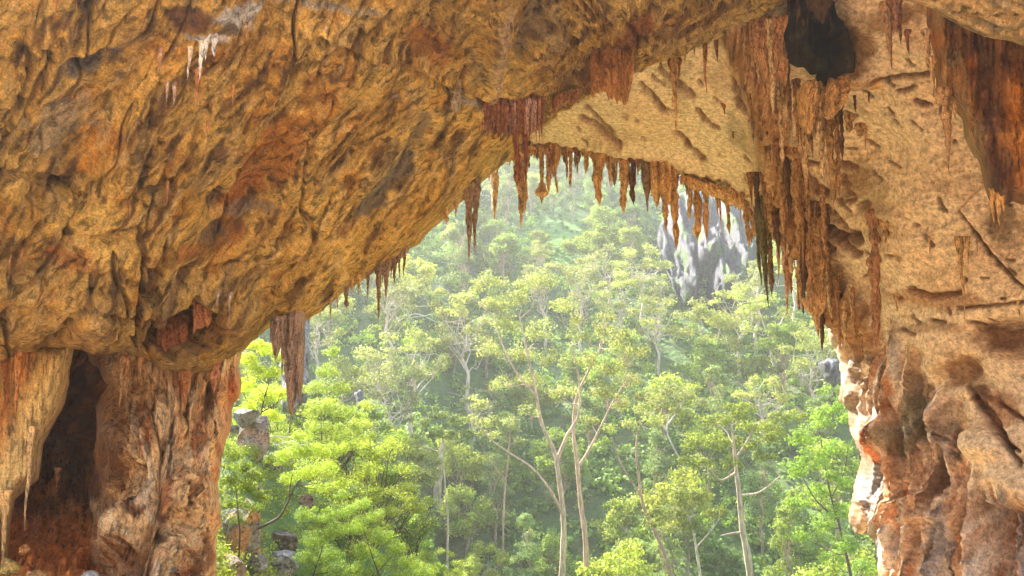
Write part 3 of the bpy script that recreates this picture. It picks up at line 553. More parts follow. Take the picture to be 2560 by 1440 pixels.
G1 = 'stalactites fringing the far lip of the arch'
BIG = [(1236, 400, 559, 21, 'knob', TAN, 'knobbly tan stalactite just right of the overhang edge, leftmost in the far fringe'),
       (1298, 372, 575, 27, 'knob', BROWN, 'long thick lumpy brown stalactite hanging near the left end of the far lip'),
       (1315, 366, 542, 13, 'knob', BROWN, 'thin lumpy stalactite close beside the long thick one at the far lip'),
       (1351, 366, 512, 30, 'bulb', BROWN, 'stalactite ending in a diamond-shaped knob in the far fringe'),
       (1371, 368, 490, 16, 'knob', SALM_LIT, 'salmon-orange sunlit stalactite beside the diamond-tipped one'),
       (1391, 368, 484, 30, 'cone', BROWN, 'stout tapering brown stalactite right of the salmon-orange one'),
       (1425, 372, 474, 10, 'rod', BROWN, 'very thin straight stalactite hanging above the grassy clearing'),
       (1444, 376, 437, 20, 'cone', GBR, 'short smooth leaf-shaped stalactite right of the very thin one'),
       (1466, 380, 440, 26, 'cone', BROWN, 'short broad leaf-shaped stalactite, darker of the two side by side'),
       (1495, 384, 521, 26, 'knob', BROWN, 'tapering knobbly stalactite with a dark club tip, mid fringe'),
       (1520, 390, 462, 11, 'spike', BROWN, 'small slim pointed stalactite right of the club-tipped one'),
       (1560, 392, 540, 24, 'knob', BROWN, 'long lumpy stalactite above the round yellow-green hillside tree'),
       (1583, 396, 514, 20, 'rod', DARK, 'nearly black blunt stalactite in the middle of the far fringe'),
       (1614, 404, 530, 38, 'cone', GBR, 'wide grey-brown pointed stalactite right of the nearly black one'),
       (1663, 470, 590, 20, 'knob', BROWN, 'knobbly stalactite under the broad brown curtain, left of the longest'),
       (1682, 420, 637, 22, 'knob', BROWN, 'longest knobbly stalactite of the far fringe, in front of the grey cliff'),
       (1719, 445, 559, 16, 'knob', TAN, 'slender tan stalactite just right of the longest fringe stalactite'),
       (1736, 446, 612, 24, 'knob', BROWN, 'bent lumpy stalactite hanging before the cliff overhang'),
       (1762, 452, 608, 19, 'knob', BROWN, 'stalactite with a swollen lower end left of the two thin needles'),
       (1798, 462, 578, 11, 'spike', BROWN, 'thin pointed stalactite, left of two needles before the cliff'),
       (1820, 468, 597, 12, 'knob', BROWN, 'thin beaded stalactite, right of two needles before the cliff'),
       (1866, 495, 624, 16, 'knob', BROWN, 'narrow stalactite left of the big dark mossy one'),
       (1908, 500, 772, 30, 'spike', MOSS, 'big dark mossy pointed stalactite at the right end of the arch'),
       (1962, 600, 797, 24, 'spike', SALM_LIT, 'salmon-pink stalactite lit from behind, right of the mossy one'),
       (1892, 500, 725, 24, 'spike', MOSS, 'shorter mossy spike fused to the left of the big dark mossy one'), (1921, 510, 745, 18, 'rod', (.2, .13, .05), 'brown rod fused to the right of the big dark mossy stalactite'), (1945, 590, 700, 16, 'spike', SALM_LIT, 'short salmon-pink stalactite joined to the longer backlit one'),
       (1994, 600, 777, 18, 'spike', BROWN, 'slim reddish stalactite between the salmon one and the huge ragged one'),
       (2034, 560, 850, 52, 'knob', BROWN, 'huge ragged brown stalactite hanging lowest at the right wall'),
       (2047, 700, 888, 18, 'knob', DARK, 'thin dark beaded tip hanging lowest beside the huge ragged stalactite')]
for (x, y0, y1, w, kd, cl, lb) in BIG:
    yy = min(y0, lipy(x)-6) if x < 1850 else y0
    stal(x, yy, y1, w*.92, kd, float(fB(x, yy))+(.6 if x < 1900 else -.5), cl, lb, G1)
drape(1626, 1676, 404, [(1626, 510), (1640, 540), (1655, 500), (1676, 545)], 31.2, 31.2, BROWN, 'broad brown curtain of stone in the middle of the far lip fringe', None, .35, 3, 16)
drape(1486, 1512, 380, [(1486, 410), (1498, 450), (1512, 420)], 31.6, 31.6, BROWN, 'small brown curtain behind the club-tipped stalactite', None, .2, 5, 9)
drape(1700, 1860, 440, [(1700, 470), (1760, 500), (1800, 520), (1860, 560)], 31.4, 30.6, BROWN, 'long ragged brown curtain along the lip before the cliff', None, .25, 6, 13, y0b=490, teeth=.5)
drape(1240, 1420, 372, [(1240, 440), (1290, 430), (1340, 405), (1420, 410)], 31.9, 31.9, BROWN, 'ragged low curtain along the left part of the far lip', None, .22, 7, 11, y0b=366, teeth=.6)
drape(1420, 1640, 366, [(1420, 400), (1500, 420), (1560, 430), (1640, 450)], 31.9, 31.7, BROWN, 'ragged low curtain along the middle of the far lip', None, .22, 8, 12, y0b=404, teeth=.6)
r0 = random.Random(11); xs_ = sorted(r0.uniform(1215, 1890) for _ in range(118))
for k, x in enumerate(xs_):
    ly = lipy(x)-r0.uniform(0, 10); L = r0.choice([12, 16, 22, 28, 36, 46, 64])*r0.uniform(.8, 1.3); kd = r0.choice(['spike', 'knob', 'spike', 'knob', 'cone', 'rod'])
    cl = r0.choice([BROWN, BROWN, GBR, TAN, (.33, .15, .06)]); n = {'spike': 'pointed', 'knob': 'knobbly', 'cone': 'cone-shaped', 'rod': 'blunt'}[kd]
    stal(x, ly, ly+L+6, r0.uniform(5, 12), kd, float(fB(x, ly))+r0.uniform(.2, 1.4), cl, f'small {n} stalactite, {ordw(k%59+1)} from left in the {"left" if k < 59 else "right"} half of the lip', 'small stalactites of the far lip')
# the bunch right of the lip, where the crest of the ceiling comes down
G2 = 'stalactites hanging along the ceiling crest'
CR = [(1862, 80, 175, 14), (1876, 60, 200, 18), (1892, 90, 215, 16), (1906, 100, 250, 20), (1922, 60, 290, 22), (1934, 200, 340, 22), (1948, 200, 425, 18), (1966, 150, 330, 22), (1990, 210, 330, 28), (2006, 230, 470, 26), (2022, 240, 400, 30), (2036, 240, 300, 26), (2050, 240, 470, 26), (2062, 250, 430, 20), (2074, 255, 545, 26), (2088, 250, 500, 22), (2100, 250, 410, 18), (1936, 330, 470, 24), (1952, 390, 600, 22), (1968, 400, 560, 22), (1984, 380, 640, 26), (2000, 420, 690, 24), (2014, 400, 560, 20), (2004, 520, 760, 30), (2020, 540, 790, 26), (2056, 480, 640, 20), (2068, 520, 600, 14),
      (1910, 440, 560, 26), (1926, 450, 600, 30), (1890, 440, 545, 22), (1942, 470, 640, 30), (1876, 440, 520, 20), (1970, 560, 690, 26), (2050, 640, 760, 24), (2070, 690, 800, 20), (2092, 700, 860, 20), (2110, 760, 900, 18), (2135, 780, 850, 14), (1900, 250, 330, 14), (1915, 290, 345, 12), (1960, 470, 560, 18)]
CR.sort()
for k, (x, y0, y1, w) in enumerate(CR):
    kd = ['knob', 'rod', 'spike', 'knob', 'rod'][k % 5]; cl = [(.44, .25, .09), (.34, .17, .06), TAN, (.46, .25, .10), DARK][(k*3) % 5]
    stal(x, y0, y1, w*.7, kd, float(fB(x, y0))-1.0+.35*math.sin(k*2.1), cl, f'{ {"knob":"lumpy","rod":"column-like","spike":"pointed"}[kd] } {"pale" if cl == TAN else "dark" if cl == DARK else "brown"} stalactite, {ordw(k+1)} from left below the ceiling crest', G2)
drape(1870, 1960, 60, [(1870, 160), (1900, 230), (1930, 300), (1960, 250)], 20.0, 19.6, (.46, .24, .10), 'fluted reddish curtain left of the shadowed mossy recess', None, .35, 21, 14, y0b=70, teeth=.4)
drape(2000, 2112, 218, [(2000, 330), (2030, 400), (2060, 330), (2085, 360), (2112, 290)], 19.6, 19.8, (.56, .31, .11), 'rusty fluted curtain under the shadowed mossy recess', None, .4, 23, 14, y0b=210, teeth=.5)
drape(1476, 1592, 140, [(1476, 262), (1500, 240), (1520, 262), (1548, 272), (1568, 282), (1592, 130)], 20.0, 19.2, (.34, .16, .05), 'large reddish-brown ribbed curtain on the edge of the overhang', None, .35, 25, 15, y0b=60, teeth=.16)
drape(1380, 1450, 250, [(1380, 300), (1410, 275), (1430, 290), (1450, 262)], 22.2, 21.8, (.36, .16, .07), 'small ragged curtain left of the large ribbed one', None, .2, 26, 10, y0b=230, teeth=.5)
drape(1196, 1362, 238, [(1196, 300), (1230, 345), (1262, 330), (1300, 370), (1336, 345), (1362, 300)], 20.3, 21.8, (.40, .19, .11), 'maroon and pink fringed curtain at the corner of the overhang', None, .3, 27, 11, y0b=250, teeth=.4)
G3 = 'needles hanging from the maroon curtain'
r0 = random.Random(3)
for k in range(26):
    x = 1200+k*6.2+r0.uniform(-2, 2); y0 = 250+r0.uniform(0, 30); y1 = y0+r0.uniform(45, 95)+(20 if k > 10 else 0)
    stal(x, y0, y1, r0.uniform(7, 13), 'spike', 20.0+k*.055+r0.uniform(-.25, .1), r0.choice([MAR, MAR, (.55, .36, .32), (.42, .18, .10)]), f'maroon needle stalactite, {ordw(k+1)} from left at the corner of the overhang', G3)
stal(1290, 330, 470, 24, 'rod', 22.0, (.30, .11, .05), 'dark red stalactite rod below the maroon curtain, left of the pair', G3)
stal(1311, 320, 455, 18, 'spike', 22.2, (.26, .10, .05), 'dark red pointed stalactite below the maroon curtain, right of the pair', G3)
# along the lower edge of the great overhang
G4 = 'stalactites along the lower edge of the overhang'
LO = [(1172, 470, 657, 24, 'spike', GBR, 'long dark pointed stalactite, left of the twin pair on the overhang edge'), (1190, 455, 637, 22, 'spike', GBR, 'long dark pointed stalactite, right of the twin pair on the overhang edge'),
      (1115, 535, 562, 14, 'cone', BROWN, 'tiny tooth of rock on the overhang edge left of the twin pair'), (1140, 515, 545, 8, 'spike', BROWN, 'thin tiny stalactite just left of the twin pair'),
      (1010, 622, 692, 11, 'spike', GBR, 'rightmost slim stalactite of the comb on the overhang edge'), (1000, 625, 700, 10, 'spike', GBR, 'second slim stalactite from the right in the comb'), (988, 640, 716, 14, 'spike', GBR, 'third stalactite from the right in the comb'), (968, 650, 752, 20, 'spike', GBR, 'thick pointed stalactite in the comb, right of the longest'),
      (945, 660, 808, 18, 'spike', GBR, 'longest stalactite of the comb on the overhang edge'), (920, 680, 750, 11, 'spike', GBR, 'slim stalactite just left of the longest in the comb'), (897, 690, 742, 10, 'spike', BROWN, 'short stalactite at the left end of the comb'), (978, 645, 700, 9, 'spike', GBR, 'small thin stalactite wedged inside the comb'), (958, 655, 710, 9, 'spike', GBR, 'short thin stalactite touching the longest of the comb'),
      (866, 715, 772, 12, 'rod', GBR, 'short bent stalactite between the comb and the great curtain'), (843, 735, 778, 6, 'spike', BROWN, 'hair-thin stalactite, right of two beside the great curtain'), (827, 750, 803, 7, 'spike', BROWN, 'hair-thin stalactite, left of two beside the great curtain'), (880, 705, 735, 9, 'cone', BROWN, 'tiny cone of stone above the bent stalactite'), (800, 775, 792, 7, 'cone', BROWN, 'tiny cone of stone near the top of the great curtain')]
for (x, y0, y1, w, kd, cl, lb) in LO: stal(x, y0, y1, w, kd, float(fA(x, y0))+.9, cl, lb, G4)
drape(714, 760, 780, [(714, 850), (722, 960), (730, 1030), (738, 1052), (744, 1010), (748, 985), (753, 1000), (756, 1026), (760, 940)], 20.9, 21.1, (.25, .17, .12), 'great grey-brown hanging blade of stone with a split tip', None, .26, 31, 9, name='stalactite', cat='stalactite', teeth=.03)
drape(677, 712, 795, [(677, 845), (684, 870), (692, 905), (700, 880), (712, 850)], 20.3, 20.5, (.25, .17, .12), 'short grey-brown blade of stone left of the great split blade', None, .2, 33, 9, name='stalactite', cat='stalactite', teeth=.08)
stal(710, 800, 955, 13, 'spike', 20.6, GBR, 'slender grey-brown stalactite between the two hanging blades', G4)
# single ones on the ceilings
G5 = 'single stalactites on the pale ceiling'
SG = [(1685, 100, 352, 20, 'spike', fB, -1.2, BROWN, 'long brown spear stalactite alone on the pale ceiling'), (1683, 110, 215, 30, 'knob', fB, -1.1, (.36, .16, .07), 'thick brown root of stone around the long spear stalactite'),
      (1762, 90, 238, 14, 'spike', fB, -.8, (.42, .18, .08), 'reddish stalactite right of the long spear on the pale ceiling'), (1715, 95, 160, 16, 'spike', fB, -.9, BROWN, 'short brown stalactite between the spear and the reddish one'), (1735, 85, 140, 13, 'spike', fB, -.9, BROWN, 'short stalactite left of the reddish one under the overhang'), (1790, 85, 158, 14, 'spike', fB, -.8, MAR, 'maroon stalactite right of the reddish one'), (1650, 145, 178, 13, 'cone', fB, -.6, BROWN, 'small brown cone near the spear stalactite'), (1620, 75, 125, 12, 'spike', fA, -.1, BROWN, 'small stalactite on the striped edge of the overhang'), (1584, -5, 58, 9, 'rod', fA, -.2, GBR, 'thin grey straight stalactite at the top edge of the frame'),
      (1808, 252, 288, 15, 'cone', fB, -.1, (.4, .17, .08), 'small reddish thorn on the pale ceiling left of the crest'), (1832, 318, 350, 14, 'cone', fB, -.1, (.3, .13, .06), 'dark little triangular thorn on the pale ceiling'), (1700, 20, 60, 9, 'spike', fA, -.2, BROWN, 'little brown spine at the top of the striped overhang'),
      (2218, 20, 175, 26, 'spike', fB, -2.0, (.40, .20, .07), 'large reddish pointed stalactite below the rock shelf'), (2240, 15, 80, 30, 'rod', fB, -2.0, (.30, .12, .05), 'stubby dark reddish stalactite right of the large pointed one'), (2268, 90, 140, 11, 'spike', fB, -1.6, (.34, .14, .06), 'small thin stalactite right of the stubby dark one'), (2248, 60, 115, 10, 'spike', fB, -1.9, MAR, 'thin maroon stalactite beside the stubby dark one'),
      (2357, 240, 430, 30, 'spike', fE, -.1, (.40, .22, .09), 'very long pointed stalactite left of the hanging rock mass'), (2330, 160, 245, 15, 'spike', fE, .1, BROWN, 'short pointed stalactite above the very long one'), (2316, 90, 180, 16, 'knob', fE, .2, BROWN, 'knobbly stalactite under the edge of the rock shelf'), (2385, 270, 300, 10, 'spike', fE, 0, BROWN, 'little spine right of the very long stalactite'),
      (2494, 500, 565, 14, 'spike', fE, -.1, (.48, .24, .07), 'orange needle at the foot of the hanging rock mass'), (2480, 490, 560, 11, 'spike', fE, -.1, (.44, .22, .06), 'orange needle at the foot of the hanging mass, left one'), (2506, 490, 540, 10, 'spike', fE, -.1, (.48, .24, .07), 'short orange needle at the foot of the hanging mass, right one'),
      (2137, 250, 280, 7, 'rod', fB, 0, DARK, 'tiny dark peg on the right part of the pale ceiling'), (2172, 243, 258, 5, 'rod', fB, 0, DARK, 'tiniest dark peg beside the other tiny peg'), (2122, 300, 332, 16, 'knob', fB, -.1, BROWN, 'small brown lump hanging right of the crest'), (2150, 320, 345, 18, 'knob', fB, -.1, BROWN, 'dark little cluster hanging right of the crest'), (2163, 330, 378, 8, 'spike', fB, -.1, BROWN, 'small spine below the little cluster right of the crest'),
      (2182, 536, 745, 30, 'rod', fB, -.5, (.40, .20, .09), 'isolated column-like stalactite on the right wall'), (2185, 640, 885, 24, 'knob', fB, -.6, (.40, .20, .09), 'lower rope of stone below the isolated column-like stalactite'),
      (2212, 560, 610, 16, 'knob', fB, -.2, BROWN, 'ragged brown tuft right of the column-like stalactite'), (2228, 560, 590, 20, 'knob', fB, -.2, BROWN, 'dark tuft, second right of the column-like stalactite'), (2252, 582, 600, 7, 'cone', fB, 0, BROWN, 'first tooth in the row along the seam of the right wall'), (2282, 592, 635, 7, 'spike', fB, -.1, BROWN, 'long tooth in the row along the seam of the right wall'), (2296, 596, 612, 8, 'cone', fB, 0, BROWN, 'little tooth right of the long one in the seam row'), (2312, 600, 622, 16, 'knob', fB, 0, BROWN, 'brown clump near the end of the seam row'), (2324, 600, 640, 7, 'spike', fB, -.1, BROWN, 'last tooth of the seam row on the right wall'),
      (2400, 604, 805, 14, 'spike', fB, -.3, BROWN, 'long hair-thin stalactite on the right wall'), (2396, 604, 660, 16, 'spike', fB, -.3, BROWN, 'short brown root beside the long hair-thin stalactite'), (2418, 604, 662, 11, 'spike', fB, -.2, BROWN, 'short pointed stalactite right of the hair-thin one'), (2442, 610, 632, 6, 'rod', fB, -.1, BROWN, 'tiny peg right of the short pointed stalactite'), (2545, 750, 798, 8, 'spike', fB, -.1, BROWN, 'small thin stalactite at the far right of the wall'), (2240, 745, 782, 9, 'spike', fB, -.1, BROWN, 'small slanting spine right of the rope of stone')]
for (x, y0, y1, w, kd, fn, dd, cl, lb) in SG: stal(x, y0, y1, w, kd, float(fn(x, y0))+(max(dd, -.12) if fn is fB and x > 2100 and y0 > 230 else dd), cl, lb, G5)
# on the overhanging rock itself and in the hollow
G6 = 'small stalactites on the face of the overhang'
FA = [(540, 76, 142, 16, 'rod', (.55, .55, .6), 'bluish white icicle-like stalactite under the white patch'), (508, 88, 200, 18, 'spike', WHITE, 'long white icicle-like stalactite under the white patch'), (519, 85, 150, 14, 'spike', WHITE, 'short white stalactite between the bluish and the long white one'), (476, 120, 200, 12, 'spike', (.7, .6, .52), 'pale stalactite left of the long white one'), (496, 175, 275, 16, 'spike', (.42, .18, .07), 'reddish-brown stalactite below the long white one'),
      (400, 140, 190, 9, 'spike', (.45, .25, .16), 'pinkish needle left of the reddish-brown stalactite'), (418, 215, 262, 8, 'spike', (.5, .36, .28), 'pale pink needle, left of two on the overhang face'), (436, 222, 268, 9, 'spike', (.5, .36, .28), 'pale pink needle, right of two on the overhang face'), (582, 230, 270, 7, 'spike', (.45, .2, .07), 'small orange needle on the upper overhang face'), (518, 320, 355, 6, 'spike', (.45, .2, .08), 'thin needle beside the dark seam of the overhang'),
      (322, 500, 560, 7, 'spike', (.34, .15, .06), 'dark needle below the long crack of the overhang'), (418, 470, 520, 7, 'spike', (.34, .15, .06), 'thin needle at the right end of the long crack'), (382, 540, 578, 9, 'spike', (.36, .18, .08), 'short brown needle low on the overhang face'), (815, 70, 95, 6, 'spike', (.6, .5, .4), 'tiny whitish spine on the upper ridge of the overhang'), (1140, 215, 286, 30, 'knob', (.36, .28, .18), 'pale knobbly clump left of the maroon curtain'), (140, 0, 40, 9, 'spike', (.4, .18, .07), 'small spine at the top left of the overhang'),
      (575, 745, 822, 7, 'spike', (.42, .3, .22), 'pale thin spine at the bottom of the overhang'), (545, 740, 775, 6, 'spike', (.42, .3, .22), 'little pale spine left of the other at the overhang bottom'), (54, 640, 690, 6, 'spike', (.34, .15, .06), 'thin dark spine at the left of the overhang'), (24, 655, 700, 6, 'spike', (.34, .15, .06), 'leftmost thin dark spine of the overhang')]
for (x, y0, y1, w, kd, cl, lb) in FA: stal(x, y0, y1, w, kd, float(fA(x, y0))-.25, cl, lb, G6)
drape(400, 470, 800, [(400, 905), (430, 890), (450, 880), (470, 860)], 18.9, 18.7, (.20, .07, .025), 'small red curtain in the recess under the overhang', None, .18, 41, 10, y0b=790)
drape(488, 528, 752, [(488, 850), (505, 835), (528, 820)], 18.3, 18.3, (.28, .11, .04), 'narrow reddish curtain in the recess under the overhang', None, .2, 43, 9)
G7 = 'stalactites around the left pillar and hollow'
LH = [(78, 1080, 1332, 15, 'spike', 17.5, (.66, .44, .2), 'long pale needle hanging from the tip of the yellow drape'), (16, 1240, 1446, 17, 'spike', 17.0, (.66, .42, .16), 'yellow needle at the lowest tip of the drape, left edge'), (146, 1180, 1262, 12, 'spike', 22.6, (.5, .22, .08), 'small orange stalactite inside the dark hollow'), (308, 905, 1022, 14, 'spike', 19.6, (.5, .3, .15), 'pale stalactite in front of the left pillar, left one'), (320, 905, 1005, 9, 'spike', 19.6, (.48, .26, .12), 'thin stalactite in front of the left pillar, middle one'), (352, 905, 968, 12, 'spike', 19.6, (.45, .24, .1), 'short stalactite in front of the left pillar, right one'), (470, 915, 1030, 24, 'spike', 19.9, (.40, .16, .06), 'stout reddish stalactite against the left pillar'), (48, 890, 1060, 16, 'spike', 16.9, (.42, .17, .05), 'brown rib of stone on the yellow drape'), (540, 905, 985, 18, 'knob', 20.3, (.46, .2, .09), 'lumpy stalactite beside the outer edge of the left pillar')]
for (x, y0, y1, w, kd, dd, cl, lb) in LH: stal(x, y0, y1, w, kd, dd, cl, lb, G7)

# extra fine threads among the crest bunch and single small ones scattered over the fluted ceiling
r0 = random.Random(41); pts_ = []
for k in range(70):
    t_ = r0.random(); i_ = min(int(t_*5), 4); a_, b_ = CREST[i_], CREST[i_+1]; f_ = t_*5-i_; x = a_[0]+(b_[0]-a_[0])*f_+r0.uniform(-45, 70); y = a_[1]+(b_[1]-a_[1])*f_+r0.uniform(-30, 50); pts_.append((x, y))
for k, (x, y) in enumerate(sorted(pts_)):
    kd = r0.choice(['spike', 'spike', 'knob', 'rod']); stal(x, y, y+r0.uniform(30, 120), r0.uniform(5, 10), kd, float(fB(x, y))-.9+r0.uniform(-.2, .5), r0.choice([BROWN, TAN, (.42, .2, .08), GBR]), f'thin { {"spike": "pointed", "knob": "lumpy", "rod": "blunt"}[kd] } stalactite, {ordw(k+1)} from left among thin ones of the crest', 'thin stalactites of the ceiling crest')

drape(2022, 2075, -30, [(2022, 60), (2040, 100), (2056, 80), (2075, 50)], 18.0, 18.1, (.09, .045, .02), 'dark brown curtain in the middle of the shadowed mossy recess', None, .3, 55, 12, teeth=.5)
# ---------------------------------------------------------------- vegetation
def leafmat(name, trans=.42, var=.22):
    m, nt, b = newmat(name); N = nt.nodes; L = nt.links
    at = N.new('ShaderNodeAttribute'); at.attribute_name = 'alb'; oi = N.new('ShaderNodeObjectInfo')
    hs = N.new('ShaderNodeHueSaturation'); L.new(at.outputs['Color'], hs.inputs['Color'])
    r = N.new('ShaderNodeMapRange'); r.inputs[3].default_value = 1-var; r.inputs[4].default_value = 1+var; L.new(oi.outputs['Random'], r.inputs[0]); L.new(r.outputs[0], hs.inputs['Value'])
    r2 = N.new('ShaderNodeMapRange'); r2.inputs[3].default_value = .488; r2.inputs[4].default_value = .512; mm = N.new('ShaderNodeMath'); mm.operation = 'FRACT'; m7 = N.new('ShaderNodeMath'); m7.operation = 'MULTIPLY'; m7.inputs[1].default_value = 7.3
    L.new(oi.outputs['Random'], m7.inputs[0]); L.new(m7.outputs[0], mm.inputs[0]); L.new(mm.outputs[0], r2.inputs[0]); L.new(r2.outputs[0], hs.inputs['Hue'])
    L.new(hs.outputs[0], b.inputs['Base Color']); b.inputs['Roughness'].default_value = .6; b.inputs['Specular IOR Level'].default_value = .2
    tr = N.new('ShaderNodeBsdfTranslucent'); sc_ = N.new('ShaderNodeVectorMath'); sc_.operation = 'MULTIPLY'; sc_.inputs[1].default_value = (1.35, 1.25, .6); L.new(hs.outputs[0], sc_.inputs[0]); L.new(sc_.outputs[0], tr.inputs['Color'])
    mx = N.new('ShaderNodeMixShader'); mx.inputs[0].default_value = trans; L.new(b.outputs[0], mx.inputs[1]); L.new(tr.outputs[0], mx.inputs[2]); L.new(mx.outputs[0], N['Material Output'].inputs['Surface'])
    return m
M_leaf = leafmat('foliage'); M_under = leafmat('undergrowth_leaves', .3, 0)
def barkmat():
    m, nt, b = newmat('gum_bark'); N = nt.nodes; L = nt.links
    at = N.new('ShaderNodeAttribute'); at.attribute_name = 'alb'; tc = N.new('ShaderNodeTexCoord'); mp = N.new('ShaderNodeMapping'); mp.inputs['Scale'].default_value = (3, 3, .7); L.new(tc.outputs['Object'], mp.inputs[0])
    n = N.new('ShaderNodeTexNoise'); n.inputs['Scale'].default_value = 2; n.inputs['Detail'].default_value = 6; L.new(mp.outputs[0], n.inputs['Vector'])
    r = N.new('ShaderNodeMapRange'); r.inputs[1].default_value = .3; r.inputs[2].default_value = .7; r.inputs[3].default_value = .55; r.inputs[4].default_value = 1.3; L.new(n.outputs[0], r.inputs[0])
    v = N.new('ShaderNodeVectorMath'); v.operation = 'SCALE'; L.new(at.outputs['Color'], v.inputs[0]); L.new(r.outputs[0], v.inputs['Scale']); L.new(v.outputs[0], b.inputs['Base Color']); b.inputs['Roughness'].default_value = .8
    return m
M_bark = barkmat()
def tube(pts, rr, ns=6):
    pts = np.asarray(pts, float); n = len(pts); tg = np.gradient(pts, axis=0); tg /= np.linalg.norm(tg, axis=1)[:, None]+1e-9
    a = np.cross(tg, [0.13, 1, .21]); a /= np.linalg.norm(a, axis=1)[:, None]+1e-9; b = np.cross(tg, a)
    th = np.linspace(0, 2*math.pi, ns, endpoint=False)
    V = pts[:, None]+(a[:, None]*np.cos(th)[None, :, None]+b[:, None]*np.sin(th)[None, :, None])*np.asarray(rr)[:, None, None]
    i = np.arange(n-1)[:, None]*ns; j = np.arange(ns)[None]; j2 = (j+1) % ns
    return V.reshape(-1, 3), np.stack([i+j, i+j2, i+ns+j2, i+ns+j], 2).reshape(-1, 4)
def wiggle(a, b, n, amp, rnd, sag=0):
    t = np.linspace(0, 1, n)[:, None]; p = np.array(a)*(1-t)+np.array(b)*t; L = np.linalg.norm(np.array(b)-np.array(a))
    q = np.column_stack([t[:, 0]*L*.45+rnd.uniform(0, 99), np.zeros(n), np.full(n, rnd.uniform(0, 99))])
    o = np.stack([pn(q, 1), pn(q, 2), pn(q, 3)], 1)*amp*L*np.sin(math.pi*t); p = p+o; p[:, 2] += -sag*L*np.sin(math.pi*t[:, 0]); return p
class Tubes:
    def __init__(s): s.V = []; s.F = []; s.n = 0
    def add(s, pts, r, ns=6):
        V, F = tube(pts, r, ns); s.V.append(V); s.F.append(F+s.n); s.n += len(V)
    def get(s): return np.concatenate(s.V), np.concatenate(s.F)
def smoothline(p, k=5):
    p = np.asarray(p, float); n = len(p)
    if n < 3: k = 8
    u = np.linspace(0, n-1, (n-1)*k+1); i = np.clip(u.astype(int), 0, n-2); t = (u-i)[:, None]
    g = np.gradient(p, axis=0) if n > 1 else 0*p
    return (2*t**3-3*t**2+1)*p[i]+(t**3-2*t**2+t)*g[i]+(-2*t**3+3*t**2)*p[i+1]+(t**3-t**2)*g[i+1]
def leaves(blobs, size, cover, rs, col, aspect=.5, sub=7, shell=.5, tipc=None):
    """leaf quads in clumps; blobs = (centre, rx, ry, rz)"""
    Ps = []; Ns = []; hs = []
    for (c, rx, ry, rz) in blobs:
        n = int(max(20, cover*math.pi*rx*rz/(size*size*aspect)))
        ns = max(4, int(sub*1.4)); d = rs.normal(size=(ns, 3)); d /= np.linalg.norm(d, axis=1)[:, None]; d *= (rs.uniform(.25, 1, ns)**shell)[:, None]; d[:, 2] = np.where(d[:, 2] < -.2, d[:, 2]*.4, d[:, 2])
        w_ = rs.randint(0, ns, n); g = rs.normal(size=(n, 3)); g /= np.linalg.norm(g, axis=1)[:, None]+1e-9; g *= rs.uniform(.1, 1, n)[:, None]**.5
        q = d[w_]*.72+g*.40*(.6+.8*rs.uniform(0, 1, ns)[w_])[:, None]
        Ps.append(np.array(c)+q*np.array([rx, ry, rz])); Ns.append(q+.5*g); hs.append(rs.uniform(-1, 1, ns)[w_])
    Pt = np.concatenate(Ps); Nn = np.concatenate(Ns); n = len(Pt); hv = np.concatenate(hs)
    Nn = Nn/(np.linalg.norm(Nn, axis=1)[:, None]+1e-9)*.8+rs.normal(size=(n, 3))*.6+np.array([0, 0, .35]); Nn /= np.linalg.norm(Nn, axis=1)[:, None]
    a = np.cross(Nn, rs.normal(size=(n, 3))); a /= np.linalg.norm(a, axis=1)[:, None]+1e-9; b = np.cross(Nn, a)
    s = size*rs.uniform(.6, 1.35, n)[:, None]; a = a*s*.5; b = b*s*.5*aspect
    V = np.stack([Pt-a, Pt-b*1.1, Pt+a, Pt+b*1.1], 1).reshape(-1, 3); F = np.arange(4*n).reshape(n, 4)
    C = np.array(col)[None]*(1+.22*hv[:, None]+.25*rs.uniform(-1, 1, n)[:, None]); k = rs.uniform(0, 1, n) < .12
    if tipc is not None: C[k] = np.array(tipc)*(1+.2*rs.uniform(-1, 1, k.sum())[:, None])
    return V, F, np.repeat(np.clip(C, .003, .9), 4, 0)
def branchto(T, a, b, r0, rnd, twigs=2, amp=.22, ns=5):
    p = wiggle(a, b, 9, amp, rnd, .08); T.add(p, np.linspace(r0, r0*.25, 9), ns)
    for _ in range(twigs):
        k = rnd.randint(3, 7); L = np.linalg.norm(np.array(b)-np.array(a))*rnd.uniform(.3, .6); d = np.array([rnd.gauss(0, 1), rnd.gauss(0, 1), rnd.gauss(.5, .7)]); d /= np.linalg.norm(d)
        T.add(wiggle(p[k], p[k]+d*L, 6, .2, rnd), np.linspace(r0*.5, r0*.12, 6), 4)
PALEB = (.50, .42, .34); TANB = (.42, .31, .22); DARKB = (.10, .075, .05)
NT = 0
COVK = 2.4
